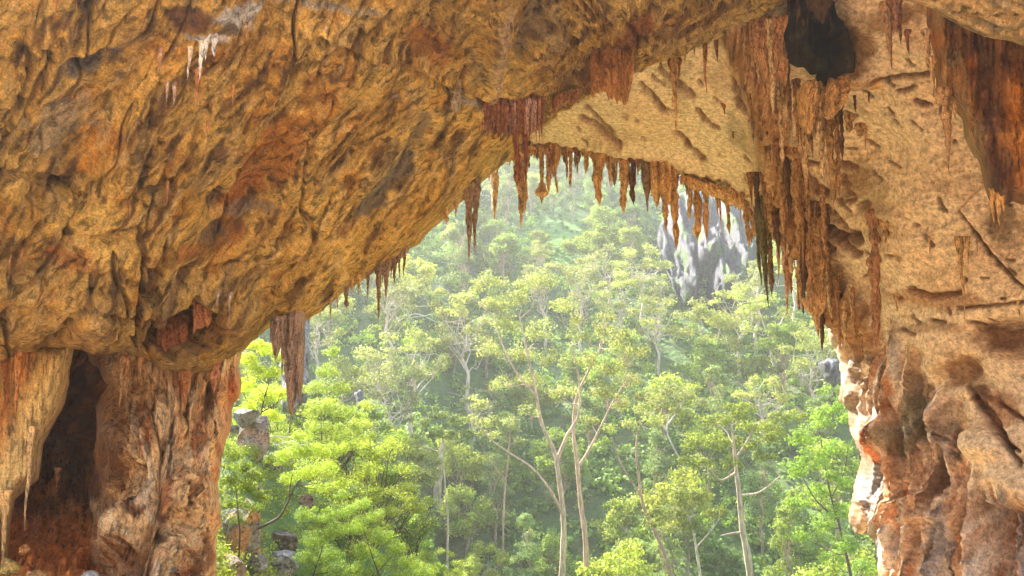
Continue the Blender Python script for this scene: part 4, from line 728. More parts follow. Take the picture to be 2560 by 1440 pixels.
def pixtree(name, label, d, stems, blobs, leafc, px=6, cover=1.5, bark=PALEB, cat='tree', group=None, seed=None, tipc=None, flat=.8, limb_px=5, limbs=True, twigs=2, aspect=.5, sub=7, ground=True, tilt=0):
    """one tree from what the photo shows: stems = [(points, width at start, width at end)], blobs = crown clumps (x,y,r)"""
    global NT
    NT += 1; seed = seed or NT*13; rnd = random.Random(seed); rs = np.random.RandomState(seed); m = d/FL
    T = Tubes(); lines = []
    for si, (pts, w0, w1) in enumerate(stems):
        pp = [P(x, y, d+rnd.uniform(-.3, .3)*(i > 0)*m*20) for i, (x, y) in enumerate(pts)]
        L = smoothline(pp); 
        if si == 0:
            b0 = L[0]; gz = float(hgt(np.array([b0[0]]), np.array([b0[1]]))[0])
            if ground and b0[2] > gz-.1: L = np.concatenate([[[b0[0], b0[1], gz-.3]], L])
            base = np.array([L[0][0], L[0][1], max(gz, L[0][2]) if ground else L[0][2]])
        rr = np.linspace(w0*.7, w1*.6, len(L))*m/2*(1+.08*np.sin(np.arange(len(L))*1.7+seed)); 
        if si == 0: rr[0] *= 1.35
        T.add(L, rr, 8); lines.append((L, rr))
    B = []
    for (x, y, r) in blobs:
        c = P(x, y, d+rnd.gauss(0, .9)*r*m); R = r*m; B.append((c, R*rnd.uniform(.95, 1.15), R, R*flat))
        if limbs:
            al = np.concatenate([l for l, _ in lines]); ar = np.concatenate([q for _, q in lines]); ok = al[:, 2] < c[2]-.15*R
            if ok.any():
                dist = np.linalg.norm(al-c, axis=1)+np.abs(al[:, 2]-(c[2]-R*1.6))*.4; dist[~ok] = 1e9; k = int(dist.argmin())
                branchto(T, al[k], c, min(ar[k]*.6, limb_px*m*.36), rnd, twigs)
    V, F = T.get(); e = empty(name, base)
    cb = np.array(bark)[None]*(1+.25*fbm(V*.7, 2, seed % 50)[:, None]); mk('trunk', V-base, F, M_bark, e, np.clip(cb, .01, .9), smooth=True)
    if blobs:
        V, F, C = leaves(B, px*m, cover*COVK, rs, leafc, aspect, sub, tipc=tipc); mk('crown', V-base, F, M_leaf, e, C)
    tag(e, label, cat, group); return e
OLIVE = (.31, .37, .115); OLB = (.28, .33, .14); MID = (.10, .16, .045); BRIGHT = (.17, .26, .035); YEL = (.27, .33, .035); DEEP = (.055, .10, .04); BLUEG = (.10, .15, .085); WARM = (.32, .33, .13)
gsn = gdepth(1092, 1264) or 110
TG = 'eucalypts standing below the arch'
pixtree('gum_tree', 'tallest gum tree in the centre, pale forked trunk and wide olive crown', 74, [([(1404, 1620), (1403, 1500), (1407, 1400), (1409, 1300), (1398, 1200), (1386, 1130), (1355, 1060), (1338, 970), (1318, 880), (1300, 800)], 27, 6), ([(1409, 1290), (1375, 1225), (1330, 1170), (1285, 1140), (1235, 1105), (1195, 1065)], 12, 4), ([(1392, 1150), (1420, 1085), (1445, 1040), (1448, 960), (1430, 860)], 14, 5), ([(1340, 990), (1290, 930), (1255, 860), (1230, 790), (1175, 740)], 9, 3)],
        [(1290, 735, 62), (1350, 700, 50), (1225, 700, 46), (1180, 720, 34), (1405, 760, 50), (1270, 810, 55), (1350, 830, 56), (1300, 880, 50), (1390, 900, 55), (1330, 950, 48), (1230, 880, 40), (1255, 960, 40), (1200, 1010, 36), (1225, 1060, 36), (1180, 1050, 28), (1410, 980, 48), (1450, 840, 40), (1320, 1030, 34), (1160, 745, 22), (1250, 760, 40)], OLB, 6, .8, bark=(.52, .38, .28), group=TG, tipc=WARM, limb_px=6, twigs=3, sub=9)
pixtree('gum_tree', 'tall straight gum tree just right of the tallest one, pinkish trunk', 77, [([(1476, 1620), (1468, 1460), (1463, 1340), (1452, 1260), (1442, 1150), (1434, 1080), (1440, 1000), (1470, 930), (1500, 870)], 24, 6), ([(1444, 1170), (1475, 1120), (1505, 1060), (1535, 1000), (1560, 960)], 10, 4)],
        [(1500, 830, 44), (1550, 850, 48), (1590, 880, 38), (1470, 900, 42), (1530, 920, 50), (1580, 950, 40), (1500, 980, 42), (1550, 1010, 40), (1480, 1050, 30), (1600, 990, 30), (1520, 790, 30), (1440, 800, 30)], OLIVE, 6, .85, bark=(.50, .34, .25), group=TG, tipc=WARM, limb_px=6, twigs=3, sub=9)
pixtree('gum_tree', 'slender gum leaning left with a forked reddish stem, right of centre', 80, [([(1690, 1480), (1665, 1395), (1640, 1335), (1610, 1270), (1597, 1190), (1590, 1120), (1600, 1060)], 18, 5), ([(1603, 1240), (1570, 1190), (1545, 1140), (1528, 1090)], 8, 3)], [(1600, 1030, 34), (1640, 1060, 26), (1570, 1060, 26), (1525, 1070, 22), (1620, 990, 26)], OLIVE, 6, .7, bark=(.42, .28, .19), group=TG, tipc=WARM)
pixtree('gum_tree', 'thin pinkish gum trunk left of the tallest tree with a small crown', 92, [([(1256, 1420), (1258, 1330), (1262, 1230), (1270, 1150), (1275, 1080)], 9, 4), ([(1264, 1200), (1225, 1150), (1190, 1090)], 5, 2)], [(1275, 1060, 34), (1240, 1090, 26), (1300, 1100, 24), (1195, 1080, 24)], OLIVE, 6, .8, bark=(.48, .31, .22), group=TG)
pixtree('gum_tree', 'broad rounded yellow-green gum with stout pale trunk at lower right', 78, [([(1885, 1540), (1872, 1410), (1856, 1320), (1848, 1240), (1838, 1150), (1832, 1080)], 32, 9), ([(1842, 1180), (1800, 1200), (1770, 1160)], 9, 4), ([(1846, 1240), (1900, 1230), (1950, 1190)], 11, 4), ([(1858, 1330), (1820, 1335), (1800, 1340)], 9, 4), ([(1838, 1150), (1870, 1100), (1885, 1060)], 12, 5)],
        [(1745, 1100, 48), (1790, 1050, 50), (1840, 1030, 48), (1890, 1060, 50), (1935, 1090, 42), (1725, 1150, 36), (1800, 1110, 44), (1870, 1110, 46), (1760, 1160, 34), (1950, 1050, 34), (1910, 1140, 34), (1990, 1040, 30), (1830, 1160, 34)], (.22, .27, .045), 6, 1.5, bark=(.46, .36, .27), group=TG, tipc=(.36, .38, .05))
pixtree('gum_tree', 'low yellow-green spreading tree in front of the broad rounded gum', 74, [([(1760, 1500), (1745, 1400), (1735, 1340), (1720, 1290)], 12, 5), ([(1740, 1370), (1790, 1310), (1800, 1280)], 6, 3)], [(1700, 1250, 44), (1745, 1240, 44), (1655, 1285, 36), (1785, 1285, 38), (1720, 1310, 38), (1640, 1310, 26), (1690, 1290, 34)], (.20, .25, .045), 6, 1.3, group=TG)
pixtree('leafy_tree', 'tall bright green tree touching the right cave wall', 62, [([(2150, 1560), (2125, 1430), (2100, 1320), (2075, 1230), (2060, 1150), (2050, 1080)], 13, 4), ([(2095, 1300), (2040, 1250), (2000, 1180)], 7, 3), ([(2080, 1240), (2110, 1180), (2120, 1120)], 7, 3)],
        [(2055, 1050, 48), (2005, 1095, 46), (2090, 1120, 48), (2040, 1150, 50), (1990, 1180, 40), (2100, 1200, 46), (2050, 1230, 46), (2000, 1260, 38), (2110, 1280, 44), (2060, 1310, 44), (2110, 1360, 44), (2000, 1340, 36), (2150, 1420, 40), (2080, 1400, 40), (2080, 1020, 34), (2130, 1050, 40), (2150, 1180, 34)], (.19, .29, .05), 6, 1.15, bark=DARKB, tipc=(.34, .42, .06), sub=9)
pixtree('gum_tree', 'white-limbed gum rising on the right slope beside the hanging stone', gdepth(1942, 985) or 118, [([(1942, 985), (1938, 930), (1928, 880), (1925, 830)], 15, 7), ([(1926, 850), (1905, 800), (1895, 765)], 7, 3), ([(1926, 850), (1950, 810), (1965, 780)], 6, 3), ([(1938, 910), (1970, 870), (1990, 830)], 6, 3), ([(1940, 940), (1990, 925), (2050, 900)], 7, 3)], [(1895, 760, 34), (1925, 745, 30), (1865, 775, 34), (1960, 790, 34), (1995, 830, 32), (1875, 820, 32), (1960, 850, 30), (2010, 870, 28), (1840, 740, 24)], OLIVE, 5.5, .8, bark=(.6, .52, .44))
pixtree('gum_tree', 'gum with a twisted pale trunk below the grey cliff', gdepth(1772, 985) or 124, [([(1772, 985), (1776, 920), (1765, 865), (1752, 830)], 10, 5), ([(1772, 900), (1790, 860), (1800, 820)], 5, 3)], [(1750, 790, 40), (1790, 800, 42), (1830, 810, 36), (1720, 830, 32), (1770, 850, 36), (1820, 850, 34), (1745, 760, 26), (1850, 870, 28)], OLIVE, 5.5, 1.0, bark=(.52, .43, .34))
pixtree('gum_tree', 'flat-topped bright gum crown with white branches on the right slope', gdepth(1895, 1010) or 104, [([(1895, 1010), (1885, 970), (1880, 940)], 7, 4), ([(1888, 985), (1910, 955), (1925, 930)], 5, 2), ([(1888, 985), (1850, 960), (1825, 935)], 5, 2)], [(1830, 925, 30), (1865, 905, 34), (1905, 905, 34), (1935, 925, 28), (1880, 930, 30), (1800, 945, 20)], (.22, .27, .06), 5.5, 1.3, bark=(.6, .53, .45), flat=.6)
pixtree('gum_tree', 'gum with bare white zigzag limbs behind the broad rounded gum', gdepth(1745, 1240) or 92, [([(1745, 1240), (1720, 1180), (1690, 1130), (1668, 1080), (1672, 1040)], 9, 4), ([(1668, 1080), (1640, 1040), (1610, 1030)], 6, 2), ([(1670, 1060), (1700, 1020), (1715, 990)], 6, 2)], [(1680, 980, 40), (1720, 985, 34), (1640, 1005, 34), (1750, 1010, 28), (1690, 1020, 30)], OLIVE, 5.5, .9, bark=(.62, .56, .5), tipc=WARM)
pixtree('leafy_tree', 'round yellow-green tree standing out high on the far slope', gdepth(1512, 690) or 190, [([(1512, 690), (1512, 660), (1511, 630)], 6, 3)], [(1510, 570, 28), (1495, 600, 34), (1530, 605, 34), (1512, 635, 38), (1485, 635, 26), (1545, 640, 24)], (.22, .28, .05), 5, 1.7, tipc=(.32, .36, .06))
pixtree('leafy_tree', 'yellow bushy tree blazing in the light beside the left pillar', 42, [([(655, 1120), (650, 1060), (660, 1000), (672, 960)], 9, 4), ([(655, 1030), (690, 1010), (700, 990)], 5, 2)], [(640, 860, 34), (672, 880, 34), (620, 900, 36), (650, 930, 40), (690, 930, 30), (615, 960, 36), (660, 990, 36), (705, 985, 24), (620, 1020, 30), (680, 1040, 34), (640, 1050, 28), (700, 900, 26)], (.42, .52, .06), 6, 1.6, bark=DARKB, tipc=(.56, .62, .10), aspect=.4)
W2 = (.26, .38, .06); W3 = (.38, .48, .07)
WG = 'feathery wattles on the rocky bank'
pixtree('wattle_tree', 'feathery wattle with dark leaning branch above the boulders', 31, [([(636, 1325), (665, 1312), (700, 1290), (722, 1250), (738, 1215), (765, 1185), (800, 1150)], 11, 4), ([(722, 1250), (728, 1200), (740, 1150), (745, 1120)], 5, 2), ([(740, 1215), (780, 1210), (820, 1200)], 4, 2)], [(740, 1130, 46), (790, 1130, 46), (700, 1150, 38), (775, 1180, 46), (825, 1170, 40), (835, 1130, 34), (720, 1200, 34), (800, 1220, 36), (760, 1090, 34), (860, 1120, 26), (850, 1210, 30)], W2, 5, 1.0, bark=DARKB, group=WG, aspect=.3, sub=12, tipc=W3)
pixtree('wattle_shrub', 'dark-centred green shrub growing against the left pillar', 28, [([(600, 1330), (595, 1280), (590, 1220)], 6, 3)], [(575, 1140, 34), (600, 1170, 38), (575, 1200, 34), (610, 1220, 38), (640, 1190, 30), (590, 1260, 34), (630, 1270, 34), (600, 1300, 30), (655, 1240, 26), (560, 1120, 24), (670, 1150, 24)], (.15, .23, .04), 5, 1.1, bark=DARKB, group=WG, aspect=.35, sub=12, tipc=W3, cat='shrub')
pixtree('wattle_tree', 'soft green tree rising behind the dead white branches', 44, [([(806, 1170), (805, 1120), (803, 1060), (800, 1000)], 6, 3)], [(830, 880, 28), (820, 930, 36), (790, 970, 34), (850, 970, 38), (800, 1020, 42), (860, 1030, 40), (830, 1070, 40), (780, 1070, 32), (880, 1080, 36), (900, 1040, 24), (850, 1110, 30), (920, 1090, 26)], (.22, .32, .07), 5, 1.1, bark=DARKB, group=WG, aspect=.35, sub=12, tipc=(.40, .46, .08))
pixtree('wattle_tree', 'yellow-green feathery tree filling the bottom left of the gap', 33, [([(770, 1520), (780, 1450), (800, 1390), (815, 1340)], 7, 3), ([(790, 1420), (760, 1370), (750, 1320)], 4, 2)], [(760, 1290, 34), (800, 1290, 42), (830, 1330, 42), (780, 1350, 42), (820, 1390, 42), (760, 1400, 34), (860, 1280, 34), (790, 1430, 36), (850, 1430, 40), (740, 1440, 26)], (.20, .30, .06), 5, 1.2, bark=DARKB, group=WG, aspect=.3, sub=12, tipc=W3)
pixtree('wattle_tree', 'bright sloping mass of feathery foliage right of the bottom-left wattle', 36, [([(960, 1540), (950, 1450), (930, 1390), (915, 1340)], 7, 3), ([(945, 1430), (980, 1390), (1000, 1370)], 4, 2)], [(900, 1260, 34), (930, 1290, 38), (890, 1320, 42), (950, 1340, 44), (905, 1380, 44), (990, 1370, 36), (960, 1410, 42), (900, 1430, 40), (1020, 1410, 36), (1060, 1430, 34), (1000, 1450, 40), (850, 1240, 26)], (.29, .39, .07), 5, 1.3, bark=DARKB, group=WG, aspect=.3, sub=12, tipc=W3)
pixtree('wattle_tree', 'dull green weeping tree left of the pale snag', 56, [([(1000, 1340), (1000, 1270), (1005, 1210)], 8, 4)], [(960, 1130, 36), (1000, 1110, 40), (1040, 1140, 36), (960, 1170, 38), (1010, 1180, 44), (1055, 1190, 32), (980, 1230, 40), (1030, 1240, 38), (940, 1210, 30), (1000, 1280, 36), (1050, 1270, 28)], (.15, .19, .08), 5.5, 1.3, group=None, aspect=.35, sub=10)
pixtree('leafy_tree', 'umbrella-shaped green tree directly behind the pale snag', 72, [([(1120, 1290), (1112, 1200), (1108, 1120), (1105, 1080)], 7, 4)], [(1060, 1060, 32), (1100, 1035, 38), (1145, 1050, 36), (1080, 1085, 34), (1130, 1090, 34), (1170, 1085, 26), (1040, 1090, 24)], (.13, .19, .06), 5.5, 1.4, flat=.65)
pixtree('dead_tree', 'pale broken dead trunk standing alone left of centre', gsn, [([(1092, 1262), (1093, 1235), (1099, 1180), (1105, 1130), (1108, 1098)], 38, 12)], [], None, bark=(.55, .46, .36), cat='dead tree', limbs=False)
pixtree('dead_branches', 'pile of bleached fallen branches on the rocky bank', (gdepth(710, 1126, 20, 80) or 35)-.4, [([(668, 1092), (700, 1090), (735, 1096), (768, 1104)], 4, 3), ([(664, 1120), (700, 1110), (740, 1100), (770, 1096)], 4, 2), ([(690, 1088), (720, 1106), (760, 1112)], 4, 2), ([(676, 1112), (720, 1118), (765, 1114)], 3, 2), ([(700, 1128), (730, 1122), (762, 1118)], 3, 2)], [], None, bark=(.75, .7, .62), cat='dead branches', limbs=False, ground=False)
pixtree('gum_tree', 'gum with long bare white boughs sweeping right, upper left slope', gdepth(985, 860) or 96, [([(985, 860), (985, 820), (1000, 795)], 8, 5), ([(990, 800), (1040, 785), (1080, 800), (1110, 815), (1150, 818)], 6, 2), ([(990, 800), (1020, 770), (1070, 765), (1105, 760)], 5, 2), ([(1000, 795), (1060, 790), (1120, 775)], 4, 2)], [(960, 740, 36), (1010, 725, 40), (1060, 720, 36), (1100, 730, 28), (930, 780, 28), (1130, 800, 30), (1170, 805, 24), (1090, 760, 24)], (.24, .28, .06), 5.5, 1.2, bark=(.68, .63, .56), ground=True)
print('handmade trees', round(time.time()-T0, 1))

# --- kinds of hillside tree, built once and copied
def proto(kind, seed):
    rnd = random.Random(seed); rs = np.random.RandomState(seed); T = Tubes(); B = []
    if kind == 'gum':
        H = rnd.uniform(13, 17); top = np.array([rnd.uniform(-1, 1), rnd.uniform(-1, 1), H*.62]); p = wiggle((0, 0, -.6), top, 12, .10, rnd); T.add(p, np.linspace(.30, .14, 12), 7)
        for k in range(15):
            a = rnd.uniform(0, 6.28); rr = 4.3*math.sqrt(rnd.uniform(.02, 1)); zz = H*(.98-.03*rr)-rnd.uniform(0, 1)*H*.34; R = rnd.uniform(1.1, 1.9); c = np.array([rr*math.cos(a), rr*math.sin(a), zz]); B.append((c, R, R, R*.62)); branchto(T, p[rnd.randint(6, 11)], c, .10, rnd, 2)
        col = OLIVE if seed % 2 else OLB; V, F, C = leaves(B, .32, 2.5, rs, col, .5, 12, tipc=WARM); bk = (.55, .47, .38)
    elif kind == 'bushy':
        H = rnd.uniform(8, 11); p = wiggle((0, 0, -.6), (rnd.uniform(-.5, .5), 0, H*.6), 8, .08, rnd); T.add(p, np.linspace(.25, .1, 8), 6)
        for k in range(18):
            a = rnd.uniform(0, 6.28); u = rnd.uniform(-.5, 1); rr = 3.4*math.sqrt(1-u*u*.9)*rnd.uniform(.5, 1); c = np.array([rr*math.cos(a), rr*math.sin(a), H*.55+u*H*.36]); R = rnd.uniform(1.2, 1.9); B.append((c, R, R, R*.8)); branchto(T, p[rnd.randint(3, 7)], c, .07, rnd, 1)
        col = [(.25, .35, .07), (.34, .42, .07), (.18, .28, .09)][seed % 3]; V, F, C = leaves(B, .33, 2.8, rs, col, .55, 11, tipc=(.34, .38, .08)); bk = TANB
    elif kind == 'wattle':
        H = rnd.uniform(9, 13); p = wiggle((0, 0, -.6), (rnd.uniform(-1, 1), 0, H*.8), 10, .1, rnd); T.add(p, np.linspace(.22, .07, 10), 6)
        for k in range(20):
            z = rnd.uniform(.3, 1); a = rnd.uniform(0, 6.28); rr = (1.12-z)*3.6*rnd.uniform(.3, 1); c = np.array([rr*math.cos(a), rr*math.sin(a), z*H]); R = rnd.uniform(.9, 1.6)*(1.3-.5*z); B.append((c, R, R, R*.75)); branchto(T, p[min(9, int(z*8))], c, .06, rnd, 1)
        col = [(.30, .40, .09), (.20, .29, .12)][seed % 2]; V, F, C = leaves(B, .32, 2.7, rs, col, .4, 11, tipc=(.26, .30, .08)); bk = TANB
    elif kind == 'bush':
        H = rnd.uniform(3.6, 5.2)
        for k in range(16):
            a = rnd.uniform(0, 6.28); rr = 1.9*math.sqrt(rnd.uniform(0, 1)); c = np.array([rr*math.cos(a), rr*math.sin(a), rnd.uniform(.25, 1)*H*(1-.06*rr*rr)]); R = rnd.uniform(.5, .85); B.append((c, R*1.15, R, R*.75)); branchto(T, (c[0]*.2, c[1]*.2, -.2), c, .05, rnd, 1)
        col = [(.17, .26, .05), (.28, .38, .06), (.12, .19, .055)][seed % 3]; V, F, C = leaves(B, .125, 1.9, rs, col, .38, 16, tipc=(.50, .56, .08)); bk = DARKB
    else:
        for k in range(9):
            a = rnd.uniform(0, 6.28); rr = rnd.uniform(0, 1.5); c = np.array([rr*math.cos(a), rr*math.sin(a), rnd.uniform(.8, 2.6)-rr*.4]); R = rnd.uniform(.7, 1.3); B.append((c, R, R, R*.85)); branchto(T, (0, 0, -.2), c, .05, rnd, 0)
        col = [(.17, .26, .10), (.21, .30, .17), (.19, .33, .07)][seed % 3]; V, F, C = leaves(B, .28, 2.6, rs, col, .6, 6, tipc=(.2, .26, .12)); bk = DARKB
    tv, tf = T.get(); nm = {'gum': 'gum_tree', 'bushy': 'bushy_tree', 'wattle': 'wattle_tree', 'shrub': 'shrub', 'bush': 'wattle_bush'}[kind]
    e = empty(nm, (0, 0, -500)); mk('trunk', tv, tf, M_bark, e, np.tile(np.array(bk), (len(tv), 1)), smooth=True); mk('crown' if kind != 'shrub' else 'foliage', V, F, M_leaf, e, C); return e, 3.2 if kind == 'shrub' else H
def copy_tree(e):
    r = e.copy(); COL.objects.link(r)
    for ch in list(e.children):
        c_ = ch.copy(); COL.objects.link(c_); c_.parent = r
    return r
PR = {}
for kd, sds in (('gum', (1, 2, 5, 8)), ('bushy', (3, 4, 5, 6)), ('wattle', (11, 12, 15)), ('shrub', (21, 22, 23)), ('bush', (31, 32, 33))): PR[kd] = [proto(kd, s) for s in sds]
used_ = set(); placed = []
rt = random.Random(77); spots = []
def place(kd, x, y, s, rot):
    k = rt.randrange(len(PR[kd])); e, H = PR[kd][k]
    r = e if (kd, k) not in used_ else copy_tree(e); used_.add((kd, k))
    z = float(hgt(np.array([x]), np.array([y]))[0]); r.location = (x, y, z); r.rotation_euler = (0, 0, rot); r.scale = (s, s, s*rt.uniform(.9, 1.15)); placed.append((kd, r, x, y, z+H*s*.7)); return r
tries = 0
CLP = [(1640, 640), (1636, 560), (1690, 480), (1760, 470), (1860, 500), (1890, 620), (1880, 720), (1830, 745), (1760, 755), (1690, 750)]
CLQ = [(1650, 640), (1650, 560), (1690, 480), (1760, 470), (1850, 500), (1875, 620), (1865, 690), (1825, 722), (1760, 728), (1700, 715)]
while len(spots) < 270 and tries < 9000:
    tries += 1; y = 96+170*rt.random()**.9; x = rt.uniform(-.36, .46)*y; px, py, dd = proj(np.array([x, y, float(hgt(np.array([x]), np.array([y]))[0])+3]))
    if inside(CLP, np.array([px]), np.array([py]))[0] or (y > 110 and max(sdp(CLQ, np.array([px]), np.array([py-k_*FL/dd]))[0] for k_ in (2, 5, 8, 10)) > -10): continue
    if ((px-1395)/62)**2+((py-590)/52)**2 < 1: continue
    if abs(px-1095) < 62 and dd < gsn: continue
    if min([math.hypot(x-a, y-b) for a, b, _ in spots], default=99) < 4.4+.008*y: continue
    n = pn(np.array([[x/30, y/30, 0.]]), 4)[0]; kd = 'gum' if n > .12 and rt.random() < .75 else rt.choice(['bushy', 'bushy', 'wattle']); spots.append((x, y, kd)); place(kd, x, y, rt.uniform(.72, 1.15)*(1 if kd != 'gum' else .95), rt.uniform(0, 6.28))
near = []
tries = 0
while len(near) < 58 and tries < 4000:
    tries += 1; y = rt.uniform(62, 98); x = rt.uniform(-.16, .44)*y; px, py, dd = proj(np.array([x, y, float(hgt(np.array([x]), np.array([y]))[0])+4]))
    if min([math.hypot(x-a, y-b) for a, b in near], default=99) < 4.0: continue
    if (1330 < px < 1530 and y < 92) or (1800 < px < 1920 and y < 90) or (abs(px-1095) < 62) or (1590 < px < 1680 and y < 84): continue
    near.append((x, y)); place('shrub' if rt.random() < .5 else rt.choice(['bushy', 'wattle']), x, y, rt.uniform(.6, .95) if y > 75 else rt.uniform(.5, .75), rt.uniform(0, 6.28))
for (px, d, s) in [(930, 64, .7), (590, 62, .8), (660, 68, .9), (800, 70, .8), (880, 74, .9), (960, 78, .8)]:
    q = P(px, 1100, d); place('wattle' if px % 40 else 'bushy', q[0], q[1], s, px)
rb = random.Random(9); bk_ = []
for _ in range(900):
    y = rb.uniform(27, 62); x = rb.uniform(-.33, -.03)*y
    if len(bk_) < 30 and min([math.hypot(x-a, y-b) for a, b in bk_], default=9) > 1.9 and not (y < 46 and x < -.20*y): bk_.append((x, y)); place('bush', x, y, rb.uniform(.5, .85) if y < 40 else rb.uniform(.75, 1.2), rb.uniform(0, 6))
# every hillside tree gets a label that finds it: its kind, its band on the slope and its rank from the left
bands = [(0, 45, 'on the near bank'), (45, 80, 'at the foot of the slope'), (80, 110, 'on the lowest slope'), (110, 145, 'on the lower slope'), (145, 185, 'in the middle of the slope'), (185, 225, 'on the upper slope'), (225, 400, 'along the hilltop')]
adj = {'gum': 'olive gum tree with pale trunk', 'bushy': 'rounded leafy tree', 'wattle': 'feathery tree', 'shrub': 'low bushy shrub', 'bush': 'bright feathery bush'}
for kd in adj:
    for lo, hi, wd in bands:
        g = sorted([(float(proj(np.array([x, y, z]))[0]), r) for k2, r, x, y, z in placed if k2 == kd and lo <= y < hi], key=lambda t: t[0])
        for i, (_, r) in enumerate(g): tag(r, f'{adj[kd]}, {ordw(i+1)} from left {wd}', 'shrub' if kd in ('shrub', 'bush') else 'tree', {'gum': 'gum trees', 'bushy': 'leafy trees', 'wattle': 'feathery trees', 'shrub': 'shrubs', 'bush': 'feathery bushes'}[kd]+(' on the bank' if kd == 'bush' else ' on the hillside'))
print('forest', len(spots), len(near), round(time.time()-T0, 1))
# undergrowth: low leaves covering the whole slope
ru = np.random.RandomState(5); n = 7000; y = 60+205*ru.uniform(0, 1, n)**.8; x = ru.uniform(-.38, .48, n)*y; z = hgt(x, y); bs = []
sel = []
px, py, dd = proj(np.stack([x, y, z], 1)); clear = np.exp(-(((px-1395)/70)**2+((py-590)/60)**2)) > .4
for i in range(n):
    R = ru.uniform(.8, 2.1)*(.35 if clear[i] else 1); bs.append((np.array([x[i], y[i], z[i]+R*.4]), R, R, R*.8))
V, F, C = leaves(bs, .50, 1.5, ru, (.25, .37, .085), .6, 4)
cn = fbm(V[::4]/11, 3, 12); C2 = C[::4]*(1+.5*cn[:, None]); C2 = np.where((cn > .35)[:, None], C2*np.array([1.5, 1.35, 1.0]), C2); px, py, dd = proj(V[::4]); w_ = np.exp(-(((px-1395)/80)**2+((py-590)/70)**2))[:, None]; C2 = C2*(1-w_)+np.array([.16, .32, .05])*w_*(1+.3*cn[:, None])
uo = mk('undergrowth', V, F, M_under, None, np.repeat(np.clip(C2, .005, .8), 4, 0)); uo['kind'] = 'stuff'
# bank beside the pillar
n = 2400; y = ru.uniform(22, 62, n); x = ru.uniform(-.36, -.03, n)*y; z = hgt(x, y); bs = [(np.array([x[i], y[i], z[i]+.1]), R, R, R*.7) for i in range(n) for R in [ru.uniform(.25, .8)]]
V, F, C = leaves(bs, .11, .55, ru, (.22, .32, .04), .4, 5, tipc=(.38, .44, .05)); go = mk('ground_cover', V, F, M_under, None, C); go['kind'] = 'stuff'
print('undergrowth', round(time.time()-T0, 1))

# ---------------------------------------------------------------- cliffs and boulders
gd = gdepth(1760, 745) or 170; gt = gdepth(1760, 500) or 220
C_poly = [(1646, 640), (1640, 575), (1672, 520), (1692, 486), (1740, 470), (1790, 478), (1842, 500), (1872, 545), (1888, 620), (1884, 690), (1850, 722), (1800, 738), (1752, 752), (1706, 752), (1690, 716)]
def fC(x, y): return (gd-15)+(gt-gd)*.8*np.clip((745-y)/245, 0, 1.3)**1.3+(x-1760)*.01
def dC(x, y, p, sd):
    st = np.column_stack; z = 0*x; s = x-.28*(y-600)+10*pn(st([x/50, y/80, z]), 3)
    q1 = 3*pn(st([s/44, y/110, z]), 3); q2 = 3*pn(st([s/17, y/46, z]), 5); h = 2.0*(np.floor(q1)+sstep(.75, 1, q1-np.floor(q1)))+.8*(np.floor(q2)+sstep(.7, 1, q2-np.floor(q2)))+.5*fbm(st([x/16, y/16, z]), 3, 9)
    h += 3.0*sstep(-3, 4, sdp([(1742, 560), (1790, 575), (1800, 640), (1770, 655), (1745, 640)], x, y))-2.5*sstep(-3, 3, sdp([(1745, 655), (1796, 640), (1812, 740), (1752, 740)], x, y)); return h*np.clip(.3+sd/25, 0, 1)
def cC(x, y, p, h):
    st = np.column_stack; z = 0*x; s = x-.28*(y-600)
    c = np.tile(np.array((.08, .08, .087)), (len(x), 1)); c = mixc(c, (.105, .105, .112), sstep(0, .5, fbm(st([s/20, y/90, z]), 3, 4))); c = mixc(c, (.05, .055, .065), .8*sstep(.1, .5, fbm(st([s/14, y/60, z]), 3, 7))); c = mixc(c, (.09, .15, .04), .9*sstep(.15, .4, fbm(st([s/22, y/34, z]), 3, 9))); return np.clip(c, .02, .9)
sheet('grey_cliff', C_poly, fC, dC, cC, M_grey, 34, 40, 6, step=3.2, ramp=7, seed=61)
sheet('pale_cliff', [(708, 760), (775, 770), (776, 880), (772, 950), (764, 1010), (742, 1040), (706, 1030), (700, 900)], lambda x, y: 54+.0*x+(.02)*(1000-y), lambda x, y, p, sd: .5*ridg(np.column_stack([x/16, y/80, 0*x]), 2, 3)*np.clip(.3+sd/10, 0, 1), lambda x, y, p, h: np.clip(mixc(np.tile(np.array((.3, .29, .28)), (len(x), 1)), (.15, .15, .15), sstep(0, .5, fbm(np.column_stack([x/12, y/40, 0*x]), 3, 3))), .02, .9), M_grey, 3, 22, 1.5, ramp=4, seed=63)
def cliff2(nm, poly, d, seed):
    sheet(nm, poly, lambda x, y: d+.02*(900-y), lambda x, y, p, sd: 1.2*ridg(np.column_stack([x/18, y/50, 0*x]), 2, seed)*np.clip(.3+sd/10, 0, 1), lambda x, y, p, h: np.clip(mixc(np.tile(np.array((.13, .13, .145)), (len(x), 1)), (.08, .08, .08), sstep(0, .5, fbm(np.column_stack([x/12, y/20, 0*x]), 3, 3))), .02, .9), M_grey, 5, 18, 3, ramp=5, seed=seed)
cliff2('grey_cliff', [(2046, 908), (2070, 893), (2095, 900), (2104, 950), (2085, 972), (2058, 950)], 105, 65)
cliff2('grey_cliff', [(885, 985), (905, 975), (925, 1030), (945, 1080), (930, 1100), (900, 1060)], 88, 66)
